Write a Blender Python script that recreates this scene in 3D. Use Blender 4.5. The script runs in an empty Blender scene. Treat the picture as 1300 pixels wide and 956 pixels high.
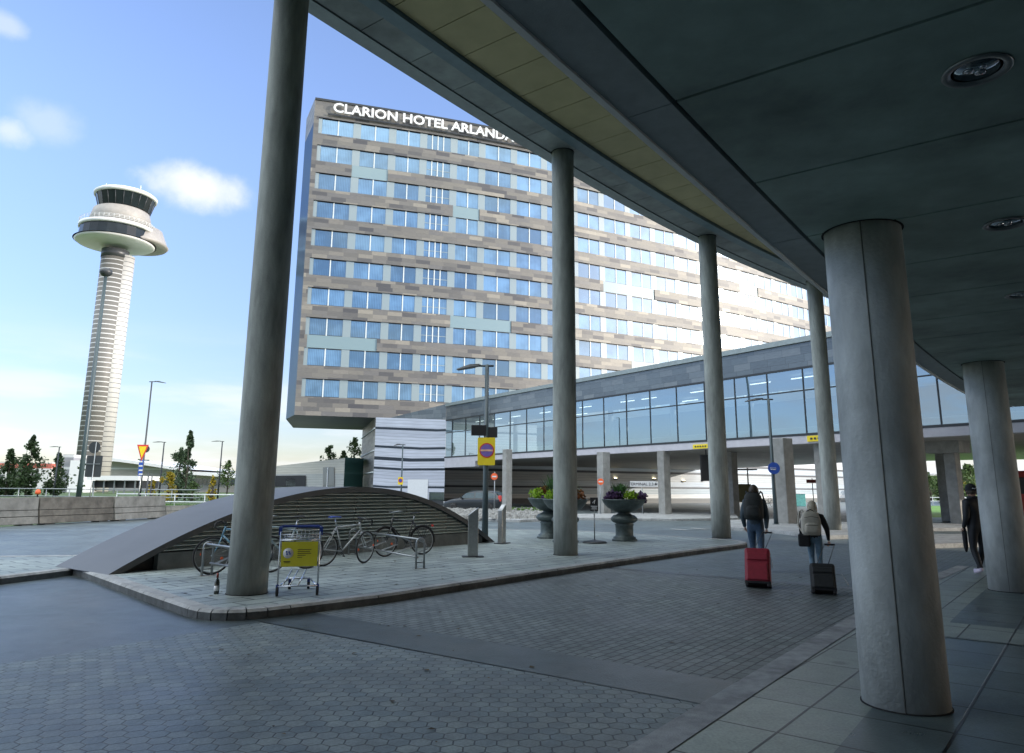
import bpy, bmesh, math, random
from mathutils import Vector, Matrix
R = math.radians
random.seed(7)
scene = bpy.context.scene
COL = scene.collection

# ------------------------------------------------------------------ camera, sky, sun, exposure
F, CX, CY, HOR, ROLL, CAMH = 920., 650., 433.5, 620., R(.4), 1.72
PITCH = math.atan((HOR-CY)/F)
fwd = Vector((0, math.cos(PITCH), math.sin(PITCH)))
up0 = Vector((1, 0, 0)).cross(fwd)
cR = Vector((1, 0, 0))*math.cos(ROLL)+up0*math.sin(ROLL)
cU = -Vector((1, 0, 0))*math.sin(ROLL)+up0*math.cos(ROLL)
O = Vector((0, 0, CAMH))
cam = bpy.data.cameras.new('camera'); camo = bpy.data.objects.new('camera', cam); COL.objects.link(camo)
cam.sensor_fit = 'HORIZONTAL'; cam.sensor_width = 36; cam.lens = 36*F/1300
cam.shift_x = 0; cam.shift_y = -(478-CY)/1300
cam.clip_start = .1; cam.clip_end = 6000
m3 = Matrix((cR, cU, -fwd)).transposed()
camo.matrix_world = Matrix.Translation(O) @ m3.to_4x4()
scene.camera = camo

SUN_AZ, SUN_EL = 101.5, 12.4
world = bpy.data.worlds.new('World'); scene.world = world; world.use_nodes = True
wn, wl = world.node_tree.nodes, world.node_tree.links
wn.clear()
wo = wn.new('ShaderNodeOutputWorld'); bg = wn.new('ShaderNodeBackground'); bg.inputs[1].default_value = .15
sky = wn.new('ShaderNodeTexSky'); sky.sky_type = 'NISHITA'; sky.sun_disc = False
sky.sun_elevation = R(SUN_EL+4); sky.sun_rotation = R(SUN_AZ); sky.air_density = 1.0; sky.dust_density = .6; sky.ozone_density = 1.6
wtc = wn.new('ShaderNodeTexCoord')
def wnode(t, **k):
    n = wn.new(t)
    for a, b in k.items(): setattr(n, a, b)
    return n
def wmath(op, a, b=None, c=None):
    n = wnode('ShaderNodeMath', operation=op)
    for i, v in enumerate((a, b, c)):
        if v is None: continue
        if isinstance(v, (int, float)): n.inputs[i].default_value = v
        else: wl.new(v, n.inputs[i])
    return n.outputs[0]
wsep = wnode('ShaderNodeSeparateXYZ'); wl.new(wtc.outputs['Generated'], wsep.inputs[0])
# low cloud bank near the horizon, stretched noise
wmap = wnode('ShaderNodeMapping'); wmap.inputs['Scale'].default_value = (1.6, 1.6, 9.); wl.new(wtc.outputs['Generated'], wmap.inputs[0])
wnz = wnode('ShaderNodeTexNoise'); wnz.inputs['Scale'].default_value = 2.2; wnz.inputs['Detail'].default_value = 8; wnz.inputs['Roughness'].default_value = .55
wl.new(wmap.outputs[0], wnz.inputs['Vector'])
def wramp(v, a, b):
    n = wnode('ShaderNodeMapRange', interpolation_type='SMOOTHSTEP'); wl.new(v, n.inputs[0])
    n.inputs[1].default_value = a; n.inputs[2].default_value = b
    return n.outputs[0]
low = wmath('MULTIPLY', wramp(wnz.outputs[0], .42, .66), wramp(wsep.outputs[2], .22, .02))
# separate puffs at their own directions in the sky
def puff(px, py, w, h_, k, seed):
    d = (fwd + cR*((px-CX)/F) - cU*((py-CY)/F)).normalized()
    hx = Vector((d.y, -d.x, 0)).normalized(); vx = hx.cross(d).normalized()
    def dot(v):
        n = wnode('ShaderNodeVectorMath', operation='DOT_PRODUCT'); wl.new(wtc.outputs['Generated'], n.inputs[0]); n.inputs[1].default_value = v
        return n.outputs['Value']
    nz = wnode('ShaderNodeTexNoise'); nz.inputs['Scale'].default_value = 14+seed; nz.inputs['Detail'].default_value = 7; nz.inputs['Roughness'].default_value = .6
    wl.new(wtc.outputs['Generated'], nz.inputs['Vector'])
    a = wmath('DIVIDE', dot(hx), w); b = wmath('DIVIDE', dot(vx), h_)
    r = wmath('SQRT', wmath('ADD', wmath('MULTIPLY', a, a), wmath('MULTIPLY', b, b)))
    v = wmath('ADD', wmath('SUBTRACT', 1.05, r), wmath('MULTIPLY', wmath('SUBTRACT', nz.outputs[0], .5), 1.5))
    front = wmath('GREATER_THAN', dot(d), 0)
    return wmath('MULTIPLY', wmath('MULTIPLY', wramp(v, .0, .9), k), front)
cl = low
for p in [(252, 238, .074, .030, .92, 0), (58, 155, .045, .030, .30, 3), (14, 166, .030, .020, .55, 6), (8, 32, .026, .015, .4, 2)]:
    cl = wmath('MAXIMUM', cl, puff(*p))
# clouds behind and left of the camera, seen only in the glass
wnz2 = wnode('ShaderNodeTexNoise'); wnz2.inputs['Scale'].default_value = 3.1; wnz2.inputs['Detail'].default_value = 9; wnz2.inputs['Roughness'].default_value = .58
wl.new(wmap.outputs[0], wnz2.inputs['Vector'])
back = wmath('MULTIPLY', wramp(wnz2.outputs[0], .50, .64), wmath('MULTIPLY', wramp(wsep.outputs[1], .15, -.15), wramp(wsep.outputs[2], .75, .35)))
cl = wmath('MAXIMUM', cl, wmath('MULTIPLY', back, .8))
wmix = wnode('ShaderNodeMix', data_type='RGBA'); wl.new(cl, wmix.inputs[0])
# bright broken cloud added overhead and behind the camera to fill the shade
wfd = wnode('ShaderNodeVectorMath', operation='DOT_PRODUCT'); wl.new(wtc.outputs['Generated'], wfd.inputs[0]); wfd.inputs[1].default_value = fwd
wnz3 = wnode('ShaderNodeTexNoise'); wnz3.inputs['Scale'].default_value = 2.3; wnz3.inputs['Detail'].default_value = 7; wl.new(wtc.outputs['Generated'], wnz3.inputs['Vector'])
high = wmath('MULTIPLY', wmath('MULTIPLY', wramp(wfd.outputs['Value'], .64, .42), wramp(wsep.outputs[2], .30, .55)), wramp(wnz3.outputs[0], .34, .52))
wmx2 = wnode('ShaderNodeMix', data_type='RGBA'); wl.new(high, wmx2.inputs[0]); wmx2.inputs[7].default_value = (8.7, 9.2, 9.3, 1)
wtint = wnode('ShaderNodeMix', data_type='RGBA', blend_type='MULTIPLY'); wtint.inputs[0].default_value = 1
wel = wnode('ShaderNodeMapRange', interpolation_type='SMOOTHSTEP'); wl.new(wsep.outputs[2], wel.inputs[0]); wel.inputs[1].default_value = -.02; wel.inputs[2].default_value = .55
wcol = wnode('ShaderNodeMix', data_type='RGBA'); wl.new(wel.outputs[0], wcol.inputs[0]); wcol.inputs[6].default_value = (.53, .52, .64, 1); wcol.inputs[7].default_value = (1.05, 1.0, 1.17, 1)
wl.new(sky.outputs[0], wtint.inputs[6]); wl.new(wcol.outputs[2], wtint.inputs[7]); wl.new(wtint.outputs[2], wmix.inputs[6]); wmix.inputs[7].default_value = (3.3, 3.4, 3.55, 1)
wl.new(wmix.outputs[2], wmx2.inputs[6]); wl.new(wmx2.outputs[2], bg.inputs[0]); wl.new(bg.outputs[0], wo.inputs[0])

sl = bpy.data.lights.new('sun', 'SUN'); slo = bpy.data.objects.new('sun', sl); COL.objects.link(slo)
sl.energy = 2.0; sl.angle = R(.55); sl.color = (1, .92, .80)
sd = Vector((math.sin(R(SUN_AZ))*math.cos(R(SUN_EL)), math.cos(R(SUN_AZ))*math.cos(R(SUN_EL)), math.sin(R(SUN_EL))))
slo.rotation_euler = sd.to_track_quat('Z', 'Y').to_euler(); slo.location = (60, 0, 40)
vs = scene.view_settings; vs.view_transform = 'Standard'; vs.look = 'None'; vs.exposure = 1.12; vs.gamma = 1
scene.render.engine = 'CYCLES'
scene.cycles.max_bounces = 8; scene.cycles.diffuse_bounces = 4; scene.cycles.glossy_bounces = 4; scene.cycles.transparent_max_bounces = 12

# ------------------------------------------------------------------ survey helpers: a point of the place from its bearing in the photograph
def ray(x, y): return fwd + cR*((x-CX)/F) - cU*((y-CY)/F)
def g(x, y, z=0.):
    d = ray(x, y); return O + d*((z-CAMH)/d.z)
def at(x, y, Y):
    d = ray(x, y); return O + d*(Y/d.y)
def onplane(x, y, p0, n):
    d = ray(x, y); return O + d*(((p0-O).dot(n))/(d.dot(n)))
def py_of(p):
    d = Vector(p)-O; return CY - F*d.dot(cU)/d.dot(fwd)
def zat(y, X, Y):
    lo, hi = -5., 120.
    for _ in range(50):
        m = (lo+hi)/2
        if py_of((X, Y, m)) > y: lo = m
        else: hi = m
    return lo
# the curved line of slender columns: s metres along it, off metres to its left
def interp(v, xs, ys):
    if v <= xs[0]: return ys[0]
    for a in range(len(xs)-1):
        if v <= xs[a+1]: return ys[a]+(ys[a+1]-ys[a])*(v-xs[a])/(xs[a+1]-xs[a])
    return ys[-1]
HS = [-60, -30, -10, 4.4, 13.2, 22, 35, 70]; HH = [30, 33, 35, 37.3, 40.5, 46.5, 50, 54]
_S = [-60+.25*i for i in range(521)]
_h = [R(sum(interp(s+.25*j, HS, HH) for j in range(-4, 5))/9) for s in _S]
_x, _y = [0.], [0.]
for i in range(520):
    _x.append(_x[-1]+math.sin(_h[i])*.25); _y.append(_y[-1]+math.cos(_h[i])*.25)
_x0, _y0 = _x[240]+4.02, _y[240]-11.61
_x = [v-_x0 for v in _x]; _y = [v-_y0 for v in _y]
def K(s, off=0., z=0.):
    t = max(0, min(519.999, (s+60)/.25)); i = int(t); f = t-i
    hh = _h[i]+(_h[i+1]-_h[i])*f
    return Vector((_x[i]+(_x[i+1]-_x[i])*f-off*math.cos(hh), _y[i]+(_y[i+1]-_y[i])*f+off*math.sin(hh), z))
def KH(s):
    t = max(0, min(519, (s+60)/.25)); return _h[int(t)]

# ------------------------------------------------------------------ materials
def nt(m): return m.node_tree.nodes, m.node_tree.links
def new_mat(name):
    m = bpy.data.materials.new(name); m.use_nodes = True
    return m, m.node_tree.nodes, m.node_tree.links, m.node_tree.nodes['Principled BSDF']
def c4(c): return (c[0], c[1], c[2], 1)
def mat(name, col, rough=.6, metal=0., var=.25, scale=6., bump=0., bscale=60., col2=None, spec=.5, stain=0., coat=0., stretch=1.):
    m, n, l, b = new_mat(name)
    tc = n.new('ShaderNodeTexCoord')
    mpp = n.new('ShaderNodeMapping'); mpp.inputs['Scale'].default_value = (1, 1, stretch); l.new(tc.outputs['Object'], mpp.inputs[0]); tco = mpp.outputs[0]
    nz = n.new('ShaderNodeTexNoise'); nz.inputs['Scale'].default_value = scale; nz.inputs['Detail'].default_value = 6; nz.inputs['Roughness'].default_value = .6
    l.new(tco, nz.inputs['Vector'])
    mr = n.new('ShaderNodeMapRange'); mr.inputs[1].default_value = .3; mr.inputs[2].default_value = .7
    l.new(nz.outputs[0], mr.inputs[0])
    mx = n.new('ShaderNodeMix'); mx.data_type = 'RGBA'
    a = tuple(v*(1-var) for v in col); c2 = col2 or tuple(min(1, v*(1+var)) for v in col)
    mx.inputs[6].default_value = c4(a); mx.inputs[7].default_value = c4(c2)
    l.new(mr.outputs[0], mx.inputs[0])
    out = mx.outputs[2]
    if stain:
        n2 = n.new('ShaderNodeTexNoise'); n2.inputs['Scale'].default_value = scale*.18; n2.inputs['Detail'].default_value = 9; n2.inputs['Roughness'].default_value = .7
        l.new(tco, n2.inputs['Vector'])
        r2 = n.new('ShaderNodeMapRange'); r2.inputs[1].default_value = .42; r2.inputs[2].default_value = .68; r2.inputs[3].default_value = 1; r2.inputs[4].default_value = 1-stain
        l.new(n2.outputs[0], r2.inputs[0])
        mm = n.new('ShaderNodeVectorMath'); mm.operation = 'SCALE'; l.new(out, mm.inputs[0]); l.new(r2.outputs[0], mm.inputs['Scale'])
        out = mm.outputs[0]
    l.new(out, b.inputs['Base Color'])
    b.inputs['Roughness'].default_value = rough; b.inputs['Metallic'].default_value = metal
    b.inputs['Specular IOR Level'].default_value = spec; b.inputs['Coat Weight'].default_value = coat
    if bump:
        nb = n.new('ShaderNodeTexNoise'); nb.inputs['Scale'].default_value = bscale; nb.inputs['Detail'].default_value = 5
        l.new(tc.outputs['Object'], nb.inputs['Vector'])
        bp = n.new('ShaderNodeBump'); bp.inputs['Strength'].default_value = bump; bp.inputs['Distance'].default_value = .02
        l.new(nb.outputs[0], bp.inputs['Height']); l.new(bp.outputs[0], b.inputs['Normal'])
    return m
def emit(name, col, s):
    m, n, l, b = new_mat(name)
    b.inputs['Base Color'].default_value = c4(col); b.inputs['Emission Color'].default_value = c4(col); b.inputs['Emission Strength'].default_value = s
    return m
def mathn(n, l, op, a, b=None, c=None):
    k = n.new('ShaderNodeMath'); k.operation = op
    for i, v in enumerate((a, b, c)):
        if v is None: continue
        if isinstance(v, (int, float)): k.inputs[i].default_value = v
        else: l.new(v, k.inputs[i])
    return k.outputs[0]
def reflective(name, col, refl, fac, rough=.02, stripes=False, clear=0., vary=0.):
    """window glass: a mirror layer over what is behind it"""
    m, n, l, b = new_mat(name)
    out = n['Material Output']
    gl = n.new('ShaderNodeBsdfGlossy'); gl.inputs['Roughness'].default_value = rough; gl.inputs['Color'].default_value = c4(refl)
    b.inputs['Base Color'].default_value = c4(col); b.inputs['Roughness'].default_value = .4
    tc = n.new('ShaderNodeTexCoord')
    nzb = n.new('ShaderNodeTexNoise'); nzb.inputs['Scale'].default_value = .45; nzb.inputs['Detail'].default_value = 1
    l.new(tc.outputs['Object'], nzb.inputs['Vector'])
    bp = n.new('ShaderNodeBump'); bp.inputs['Strength'].default_value = .12; bp.inputs['Distance'].default_value = .05
    l.new(nzb.outputs[0], bp.inputs['Height']); l.new(bp.outputs[0], gl.inputs['Normal'])
    base = b.outputs[0]
    if stripes:
        uv = n.new('ShaderNodeTexCoord'); sp = n.new('ShaderNodeSeparateXYZ'); l.new(uv.outputs['UV'], sp.inputs[0])
        oi = n.new('ShaderNodeObjectInfo')
        w = mathn(n, l, 'SINE', mathn(n, l, 'MULTIPLY', sp.outputs[0], 34.))
        nz = n.new('ShaderNodeTexNoise'); nz.inputs['Scale'].default_value = .55; l.new(uv.outputs['UV'], nz.inputs['Vector'])
        t = mathn(n, l, 'ADD', mathn(n, l, 'MULTIPLY', w, .12), mathn(n, l, 'ADD', mathn(n, l, 'MULTIPLY', nz.outputs[0], 1.0), mathn(n, l, 'MULTIPLY', mathn(n, l, 'SUBTRACT', oi.outputs['Random'], .5), .55)))
        mr = n.new('ShaderNodeMapRange'); mr.inputs[1].default_value = .3; mr.inputs[2].default_value = .85; l.new(t, mr.inputs[0])
        mx = n.new('ShaderNodeMix'); mx.data_type = 'RGBA'; mx.inputs[6].default_value = c4(col); mx.inputs[7].default_value = c4([min(1, v*3.2+.06) for v in col])
        l.new(mr.outputs[0], mx.inputs[0]); l.new(mx.outputs[2], b.inputs['Base Color'])
    if clear:
        tr = n.new('ShaderNodeBsdfTransparent'); tr.inputs[0].default_value = (.62, .78, .80, 1)
        m2 = n.new('ShaderNodeMixShader'); m2.inputs[0].default_value = clear; l.new(base, m2.inputs[1]); l.new(tr.outputs[0], m2.inputs[2]); base = m2.outputs[0]
    mix = n.new('ShaderNodeMixShader')
    fr = n.new('ShaderNodeFresnel'); fr.inputs['IOR'].default_value = 1.45
    f2 = mathn(n, l, 'ADD', mathn(n, l, 'MULTIPLY', fr.outputs[0], 1-fac), fac)
    l.new(f2, mix.inputs[0]); l.new(base, mix.inputs[1]); l.new(gl.outputs[0], mix.inputs[2]); l.new(mix.outputs[0], out.inputs[0])
    return m
def pavers(name, c1, c2, joint, bw, bh, rot=0., offset=.5, mortar=.012, rough=.75, dirt=.35, bump=.4):
    m, n, l, b = new_mat(name)
    tc = n.new('ShaderNodeTexCoord'); mp = n.new('ShaderNodeMapping'); mp.inputs['Rotation'].default_value = (0, 0, rot)
    l.new(tc.outputs['UV'], mp.inputs[0])
    # slightly uneven laying
    wz = n.new('ShaderNodeTexNoise'); wz.inputs['Scale'].default_value = 1.3; l.new(tc.outputs['UV'], wz.inputs['Vector'])
    wv = n.new('ShaderNodeVectorMath'); wv.operation = 'SCALE'; wv.inputs['Scale'].default_value = .03 if bw < .5 else (.02 if bw < .75 else .004); l.new(wz.outputs['Color'], wv.inputs[0])
    wa = n.new('ShaderNodeVectorMath'); wa.operation = 'ADD'; l.new(mp.outputs[0], wa.inputs[0]); l.new(wv.outputs[0], wa.inputs[1])
    br = n.new('ShaderNodeTexBrick'); l.new(wa.outputs[0], br.inputs['Vector']); br.offset = offset
    br.inputs['Color1'].default_value = c4(c1); br.inputs['Color2'].default_value = c4(c2); br.inputs['Mortar'].default_value = c4(joint)
    br.inputs['Scale'].default_value = 1; br.inputs['Brick Width'].default_value = bw; br.inputs['Row Height'].default_value = bh
    br.inputs['Mortar Size'].default_value = mortar; br.inputs['Mortar Smooth'].default_value = .35; br.inputs['Bias'].default_value = -.1
    finish_ground(m, n, l, b, tc, br.outputs[0], br.outputs['Fac'], rough, dirt, bump)
    return m
def finish_ground(m, n, l, b, tc, col, fac, rough, dirt, bump):
    nz = n.new('ShaderNodeTexNoise'); nz.inputs['Scale'].default_value = .55; nz.inputs['Detail'].default_value = 9; nz.inputs['Roughness'].default_value = .68
    l.new(tc.outputs['UV'], nz.inputs['Vector'])
    mr = n.new('ShaderNodeMapRange'); mr.inputs[1].default_value = .36; mr.inputs[2].default_value = .66; mr.inputs[3].default_value = 1+dirt*.4; mr.inputs[4].default_value = 1-dirt
    l.new(nz.outputs[0], mr.inputs[0])
    nf = n.new('ShaderNodeTexNoise'); nf.inputs['Scale'].default_value = 45; nf.inputs['Detail'].default_value = 4; l.new(tc.outputs['UV'], nf.inputs['Vector'])
    mf = n.new('ShaderNodeMapRange'); mf.inputs[1].default_value = .3; mf.inputs[2].default_value = .7; mf.inputs[3].default_value = .8; mf.inputs[4].default_value = 1.2; l.new(nf.outputs[0], mf.inputs[0])
    sp = n.new('ShaderNodeTexVoronoi'); sp.inputs['Scale'].default_value = .8; sp.inputs['Randomness'].default_value = 1; l.new(tc.outputs['UV'], sp.inputs['Vector'])
    ms = n.new('ShaderNodeMapRange'); ms.interpolation_type = 'SMOOTHSTEP'; ms.inputs[1].default_value = .03; ms.inputs[2].default_value = .09; ms.inputs[3].default_value = .55; ms.inputs[4].default_value = 1; l.new(sp.outputs[0], ms.inputs[0])
    nm = n.new('ShaderNodeTexNoise'); nm.inputs['Scale'].default_value = 3.1; nm.inputs['Detail'].default_value = 8; nm.inputs['Roughness'].default_value = .72; nm.inputs['Distortion'].default_value = .6; l.new(tc.outputs['UV'], nm.inputs['Vector'])
    mm_ = n.new('ShaderNodeMapRange'); mm_.inputs[1].default_value = .35; mm_.inputs[2].default_value = .65; mm_.inputs[3].default_value = 1+dirt*.35; mm_.inputs[4].default_value = 1-dirt*.55; l.new(nm.outputs[0], mm_.inputs[0])
    k = mathn(n, l, 'MULTIPLY', mathn(n, l, 'MULTIPLY', mathn(n, l, 'MULTIPLY', mr.outputs[0], mf.outputs[0]), ms.outputs[0]), mm_.outputs[0])
    vm = n.new('ShaderNodeVectorMath'); vm.operation = 'SCALE'; l.new(col, vm.inputs[0]); l.new(k, vm.inputs['Scale'])
    tn = n.new('ShaderNodeVectorMath'); tn.operation = 'MULTIPLY'; tn.inputs[1].default_value = (.84, .97, .96); l.new(vm.outputs[0], tn.inputs[0]); l.new(tn.outputs[0], b.inputs['Base Color'])
    rr = n.new('ShaderNodeMapRange'); rr.inputs[1].default_value = .35; rr.inputs[2].default_value = .7; rr.inputs[3].default_value = rough*.85; rr.inputs[4].default_value = rough*.5
    l.new(nz.outputs[0], rr.inputs[0]); l.new(rr.outputs[0], b.inputs['Roughness'])
    bp = n.new('ShaderNodeBump'); bp.inputs['Strength'].default_value = bump; bp.inputs['Distance'].default_value = .012
    hh = mathn(n, l, 'ADD', mathn(n, l, 'MULTIPLY', nf.outputs[0], .35), mathn(n, l, 'MULTIPLY', fac, -1.)) if fac is not None else nf.outputs[0]
    l.new(hh, bp.inputs['Height']); l.new(bp.outputs[0], b.inputs['Normal'])
def asphalt(name, c, dirt=.3, rough=.7):
    m, n, l, b = new_mat(name); tc = n.new('ShaderNodeTexCoord')
    rgb = n.new('ShaderNodeRGB'); rgb.outputs[0].default_value = c4(c)
    finish_ground(m, n, l, b, tc, rgb.outputs[0], None, rough, dirt, .35)
    return m
def hexpave(name, c1, c2, joint, size):
    m, n, l, b = new_mat(name); tc = n.new('ShaderNodeTexCoord')
    def vm(op, a, bb=None, out=0):
        k = n.new('ShaderNodeVectorMath'); k.operation = op
        for i, v in enumerate((a, bb)):
            if v is None: continue
            if isinstance(v, tuple): k.inputs[i].default_value = v
            else: l.new(v, k.inputs[i])
        return k.outputs[out]
    p = vm('DIVIDE', tc.outputs['UV'], (size, size, 1))
    p = vm('MULTIPLY', p, (1, 1, 0))
    # a little irregular
    nzz = n.new('ShaderNodeTexNoise'); nzz.inputs['Scale'].default_value = 1.5; l.new(p, nzz.inputs['Vector'])
    w = vm('MULTIPLY', nzz.outputs['Color'], (.12, .12, 0)); p = vm('ADD', p, w)
    r = (1., 1.7320508, 1.); h = (.5, .8660254, 0.)
    p = vm('ADD', p, (400., 692.82, 0.))
    a = vm('SUBTRACT', vm('MODULO', p, r), h)
    b2 = vm('SUBTRACT', vm('MODULO', vm('SUBTRACT', p, h), r), h)
    a = vm('MULTIPLY', a, (1, 1, 0)); b2 = vm('MULTIPLY', b2, (1, 1, 0))
    da = vm('DOT_PRODUCT', a, a, 1); db = vm('DOT_PRODUCT', b2, b2, 1)
    k = mathn(n, l, 'LESS_THAN', da, db)
    mx = n.new('ShaderNodeMix'); mx.data_type = 'VECTOR'; l.new(k, mx.inputs[0]); l.new(b2, mx.inputs[4]); l.new(a, mx.inputs[5])
    gv = mx.outputs[1]
    ab = vm('ABSOLUTE', gv); d1 = vm('DOT_PRODUCT', ab, (.5, .8660254, 0), 1)
    sx = n.new('ShaderNodeSeparateXYZ'); l.new(ab, sx.inputs[0])
    dd = mathn(n, l, 'SUBTRACT', .5, mathn(n, l, 'MAXIMUM', d1, sx.outputs[0]))
    mr = n.new('ShaderNodeMapRange'); mr.interpolation_type = 'SMOOTHSTEP'; mr.inputs[1].default_value = .015; mr.inputs[2].default_value = .05; mr.inputs[3].default_value = 1; mr.inputs[4].default_value = 0; l.new(dd, mr.inputs[0])
    idv = vm('SUBTRACT', p, gv); wn_ = n.new('ShaderNodeTexWhiteNoise'); wn_.noise_dimensions = '2D'
    sn = vm('SNAP', vm('ADD', idv, (.25, .25, 0)), (.5, .8660254, 1)); l.new(sn, wn_.inputs['Vector'])
    cm = n.new('ShaderNodeMix'); cm.data_type = 'RGBA'; l.new(wn_.outputs[0], cm.inputs[0]); cm.inputs[6].default_value = c4(c1); cm.inputs[7].default_value = c4(c2)
    jm = n.new('ShaderNodeMix'); jm.data_type = 'RGBA'; l.new(mr.outputs[0], jm.inputs[0]); l.new(cm.outputs[2], jm.inputs[6]); jm.inputs[7].default_value = c4(joint)
    finish_ground(m, n, l, b, tc, jm.outputs[2], mr.outputs[0], .65, .5, .6)
    return m
def cladding(name, cols, pw, ph, joint=(.05, .05, .05), rough=.45, jw=.012):
    """random length metal planks, UV in metres"""
    m, n, l, b = new_mat(name); tc = n.new('ShaderNodeTexCoord'); sp = n.new('ShaderNodeSeparateXYZ'); l.new(tc.outputs['UV'], sp.inputs[0])
    row = mathn(n, l, 'FLOOR', mathn(n, l, 'DIVIDE', sp.outputs[1], ph))
    w1 = n.new('ShaderNodeTexWhiteNoise'); w1.noise_dimensions = '1D'; l.new(row, w1.inputs['W'])
    u = mathn(n, l, 'ADD', mathn(n, l, 'DIVIDE', sp.outputs[0], pw), mathn(n, l, 'MULTIPLY', w1.outputs[0], 3.7))
    cl_ = mathn(n, l, 'FLOOR', u)
    cv = n.new('ShaderNodeCombineXYZ'); l.new(cl_, cv.inputs[0]); l.new(row, cv.inputs[1])
    w2 = n.new('ShaderNodeTexWhiteNoise'); w2.noise_dimensions = '2D'; l.new(cv.outputs[0], w2.inputs['Vector'])
    rp = n.new('ShaderNodeValToRGB'); rp.color_ramp.interpolation = 'LINEAR'
    e = rp.color_ramp.elements
    e[0].position = 0; e[0].color = c4(cols[0]); e[1].position = 1; e[1].color = c4(cols[-1])
    for i, c in enumerate(cols[1:-1]):
        q = e.new((i+1)/(len(cols)-1)); q.color = c4(c)
    l.new(w2.outputs[0], rp.inputs[0])
    fu = mathn(n, l, 'FRACT', u); fv = mathn(n, l, 'FRACT', mathn(n, l, 'DIVIDE', sp.outputs[1], ph))
    eu = mathn(n, l, 'LESS_THAN', fu, jw/pw); ev = mathn(n, l, 'LESS_THAN', fv, jw/ph)
    e1 = mathn(n, l, 'MAXIMUM', eu, ev)
    sc = n.new('ShaderNodeMapping'); sc.inputs['Scale'].default_value = (1.2, 14, 1); l.new(tc.outputs['UV'], sc.inputs[0])
    nz = n.new('ShaderNodeTexNoise'); nz.inputs['Scale'].default_value = 2; nz.inputs['Detail'].default_value = 4; l.new(sc.outputs[0], nz.inputs['Vector'])
    mr = n.new('ShaderNodeMapRange'); mr.inputs[1].default_value = .3; mr.inputs[2].default_value = .7; mr.inputs[3].default_value = .82; mr.inputs[4].default_value = 1.15; l.new(nz.outputs[0], mr.inputs[0])
    vm = n.new('ShaderNodeVectorMath'); vm.operation = 'SCALE'; l.new(rp.outputs[0], vm.inputs[0]); l.new(mr.outputs[0], vm.inputs['Scale'])
    mx = n.new('ShaderNodeMix'); mx.data_type = 'RGBA'; l.new(e1, mx.inputs[0]); l.new(vm.outputs[0], mx.inputs[6]); mx.inputs[7].default_value = c4(joint)
    l.new(mx.outputs[2], b.inputs['Base Color']); b.inputs['Roughness'].default_value = rough
    b.inputs['Metallic'].default_value = .15
    return m
def zramp(name, stops, rough=.35, metal=.2, zmax=9.1, ribs=0.):
    """horizontal bands by height (UV v in metres)"""
    m, n, l, b = new_mat(name); tc = n.new('ShaderNodeTexCoord'); sp = n.new('ShaderNodeSeparateXYZ'); l.new(tc.outputs['UV'], sp.inputs[0])
    rp = n.new('ShaderNodeValToRGB'); rp.color_ramp.interpolation = 'CONSTANT'
    e = rp.color_ramp.elements; e[0].position = 0; e[0].color = c4(stops[0][1]); e[1].position = min(.999, stops[1][0]/zmax); e[1].color = c4(stops[1][1])
    for z, c in stops[2:]:
        q = e.new(min(.9999, z/zmax)); q.color = c4(c)
    l.new(mathn(n, l, 'DIVIDE', sp.outputs[1], zmax), rp.inputs[0])
    sc = n.new('ShaderNodeMapping'); sc.inputs['Scale'].default_value = (.35, 5, 1); l.new(tc.outputs['UV'], sc.inputs[0])
    nz = n.new('ShaderNodeTexNoise'); nz.inputs['Scale'].default_value = 1.5; nz.inputs['Detail'].default_value = 4; l.new(sc.outputs[0], nz.inputs['Vector'])
    mr = n.new('ShaderNodeMapRange'); mr.inputs[1].default_value = .3; mr.inputs[2].default_value = .7; mr.inputs[3].default_value = .85; mr.inputs[4].default_value = 1.08; l.new(nz.outputs[0], mr.inputs[0])
    k = mr.outputs[0]
    if ribs:
        fr = mathn(n, l, 'FRACT', mathn(n, l, 'DIVIDE', sp.outputs[1], ribs)); ri = n.new('ShaderNodeMapRange'); ri.inputs[1].default_value = 0; ri.inputs[2].default_value = .22; ri.inputs[3].default_value = .62; ri.inputs[4].default_value = 1; l.new(fr, ri.inputs[0])
        k = mathn(n, l, 'MULTIPLY', k, ri.outputs[0])
    vm = n.new('ShaderNodeVectorMath'); vm.operation = 'SCALE'; l.new(rp.outputs[0], vm.inputs[0]); l.new(k, vm.inputs['Scale'])
    l.new(vm.outputs[0], b.inputs['Base Color']); b.inputs['Roughness'].default_value = rough; b.inputs['Metallic'].default_value = metal
    return m
def leafmat(name, col, col2=None):
    m, n, l, b = new_mat(name); gi = n.new('ShaderNodeNewGeometry')
    mx = n.new('ShaderNodeMix'); mx.data_type = 'RGBA'; l.new(gi.outputs['Random Per Island'], mx.inputs[0])
    mx.inputs[6].default_value = c4([v*.55 for v in col]); mx.inputs[7].default_value = c4(col2 or [v*1.5 for v in col])
    l.new(mx.outputs[2], b.inputs['Base Color']); b.inputs['Roughness'].default_value = .6
    tr = n.new('ShaderNodeBsdfTranslucent'); l.new(mx.outputs[2], tr.inputs[0]); ms = n.new('ShaderNodeMixShader'); ms.inputs[0].default_value = .3
    l.new(b.outputs[0], ms.inputs[1]); l.new(tr.outputs[0], ms.inputs[2]); l.new(ms.outputs[0], n['Material Output'].inputs[0])
    return m

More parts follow.
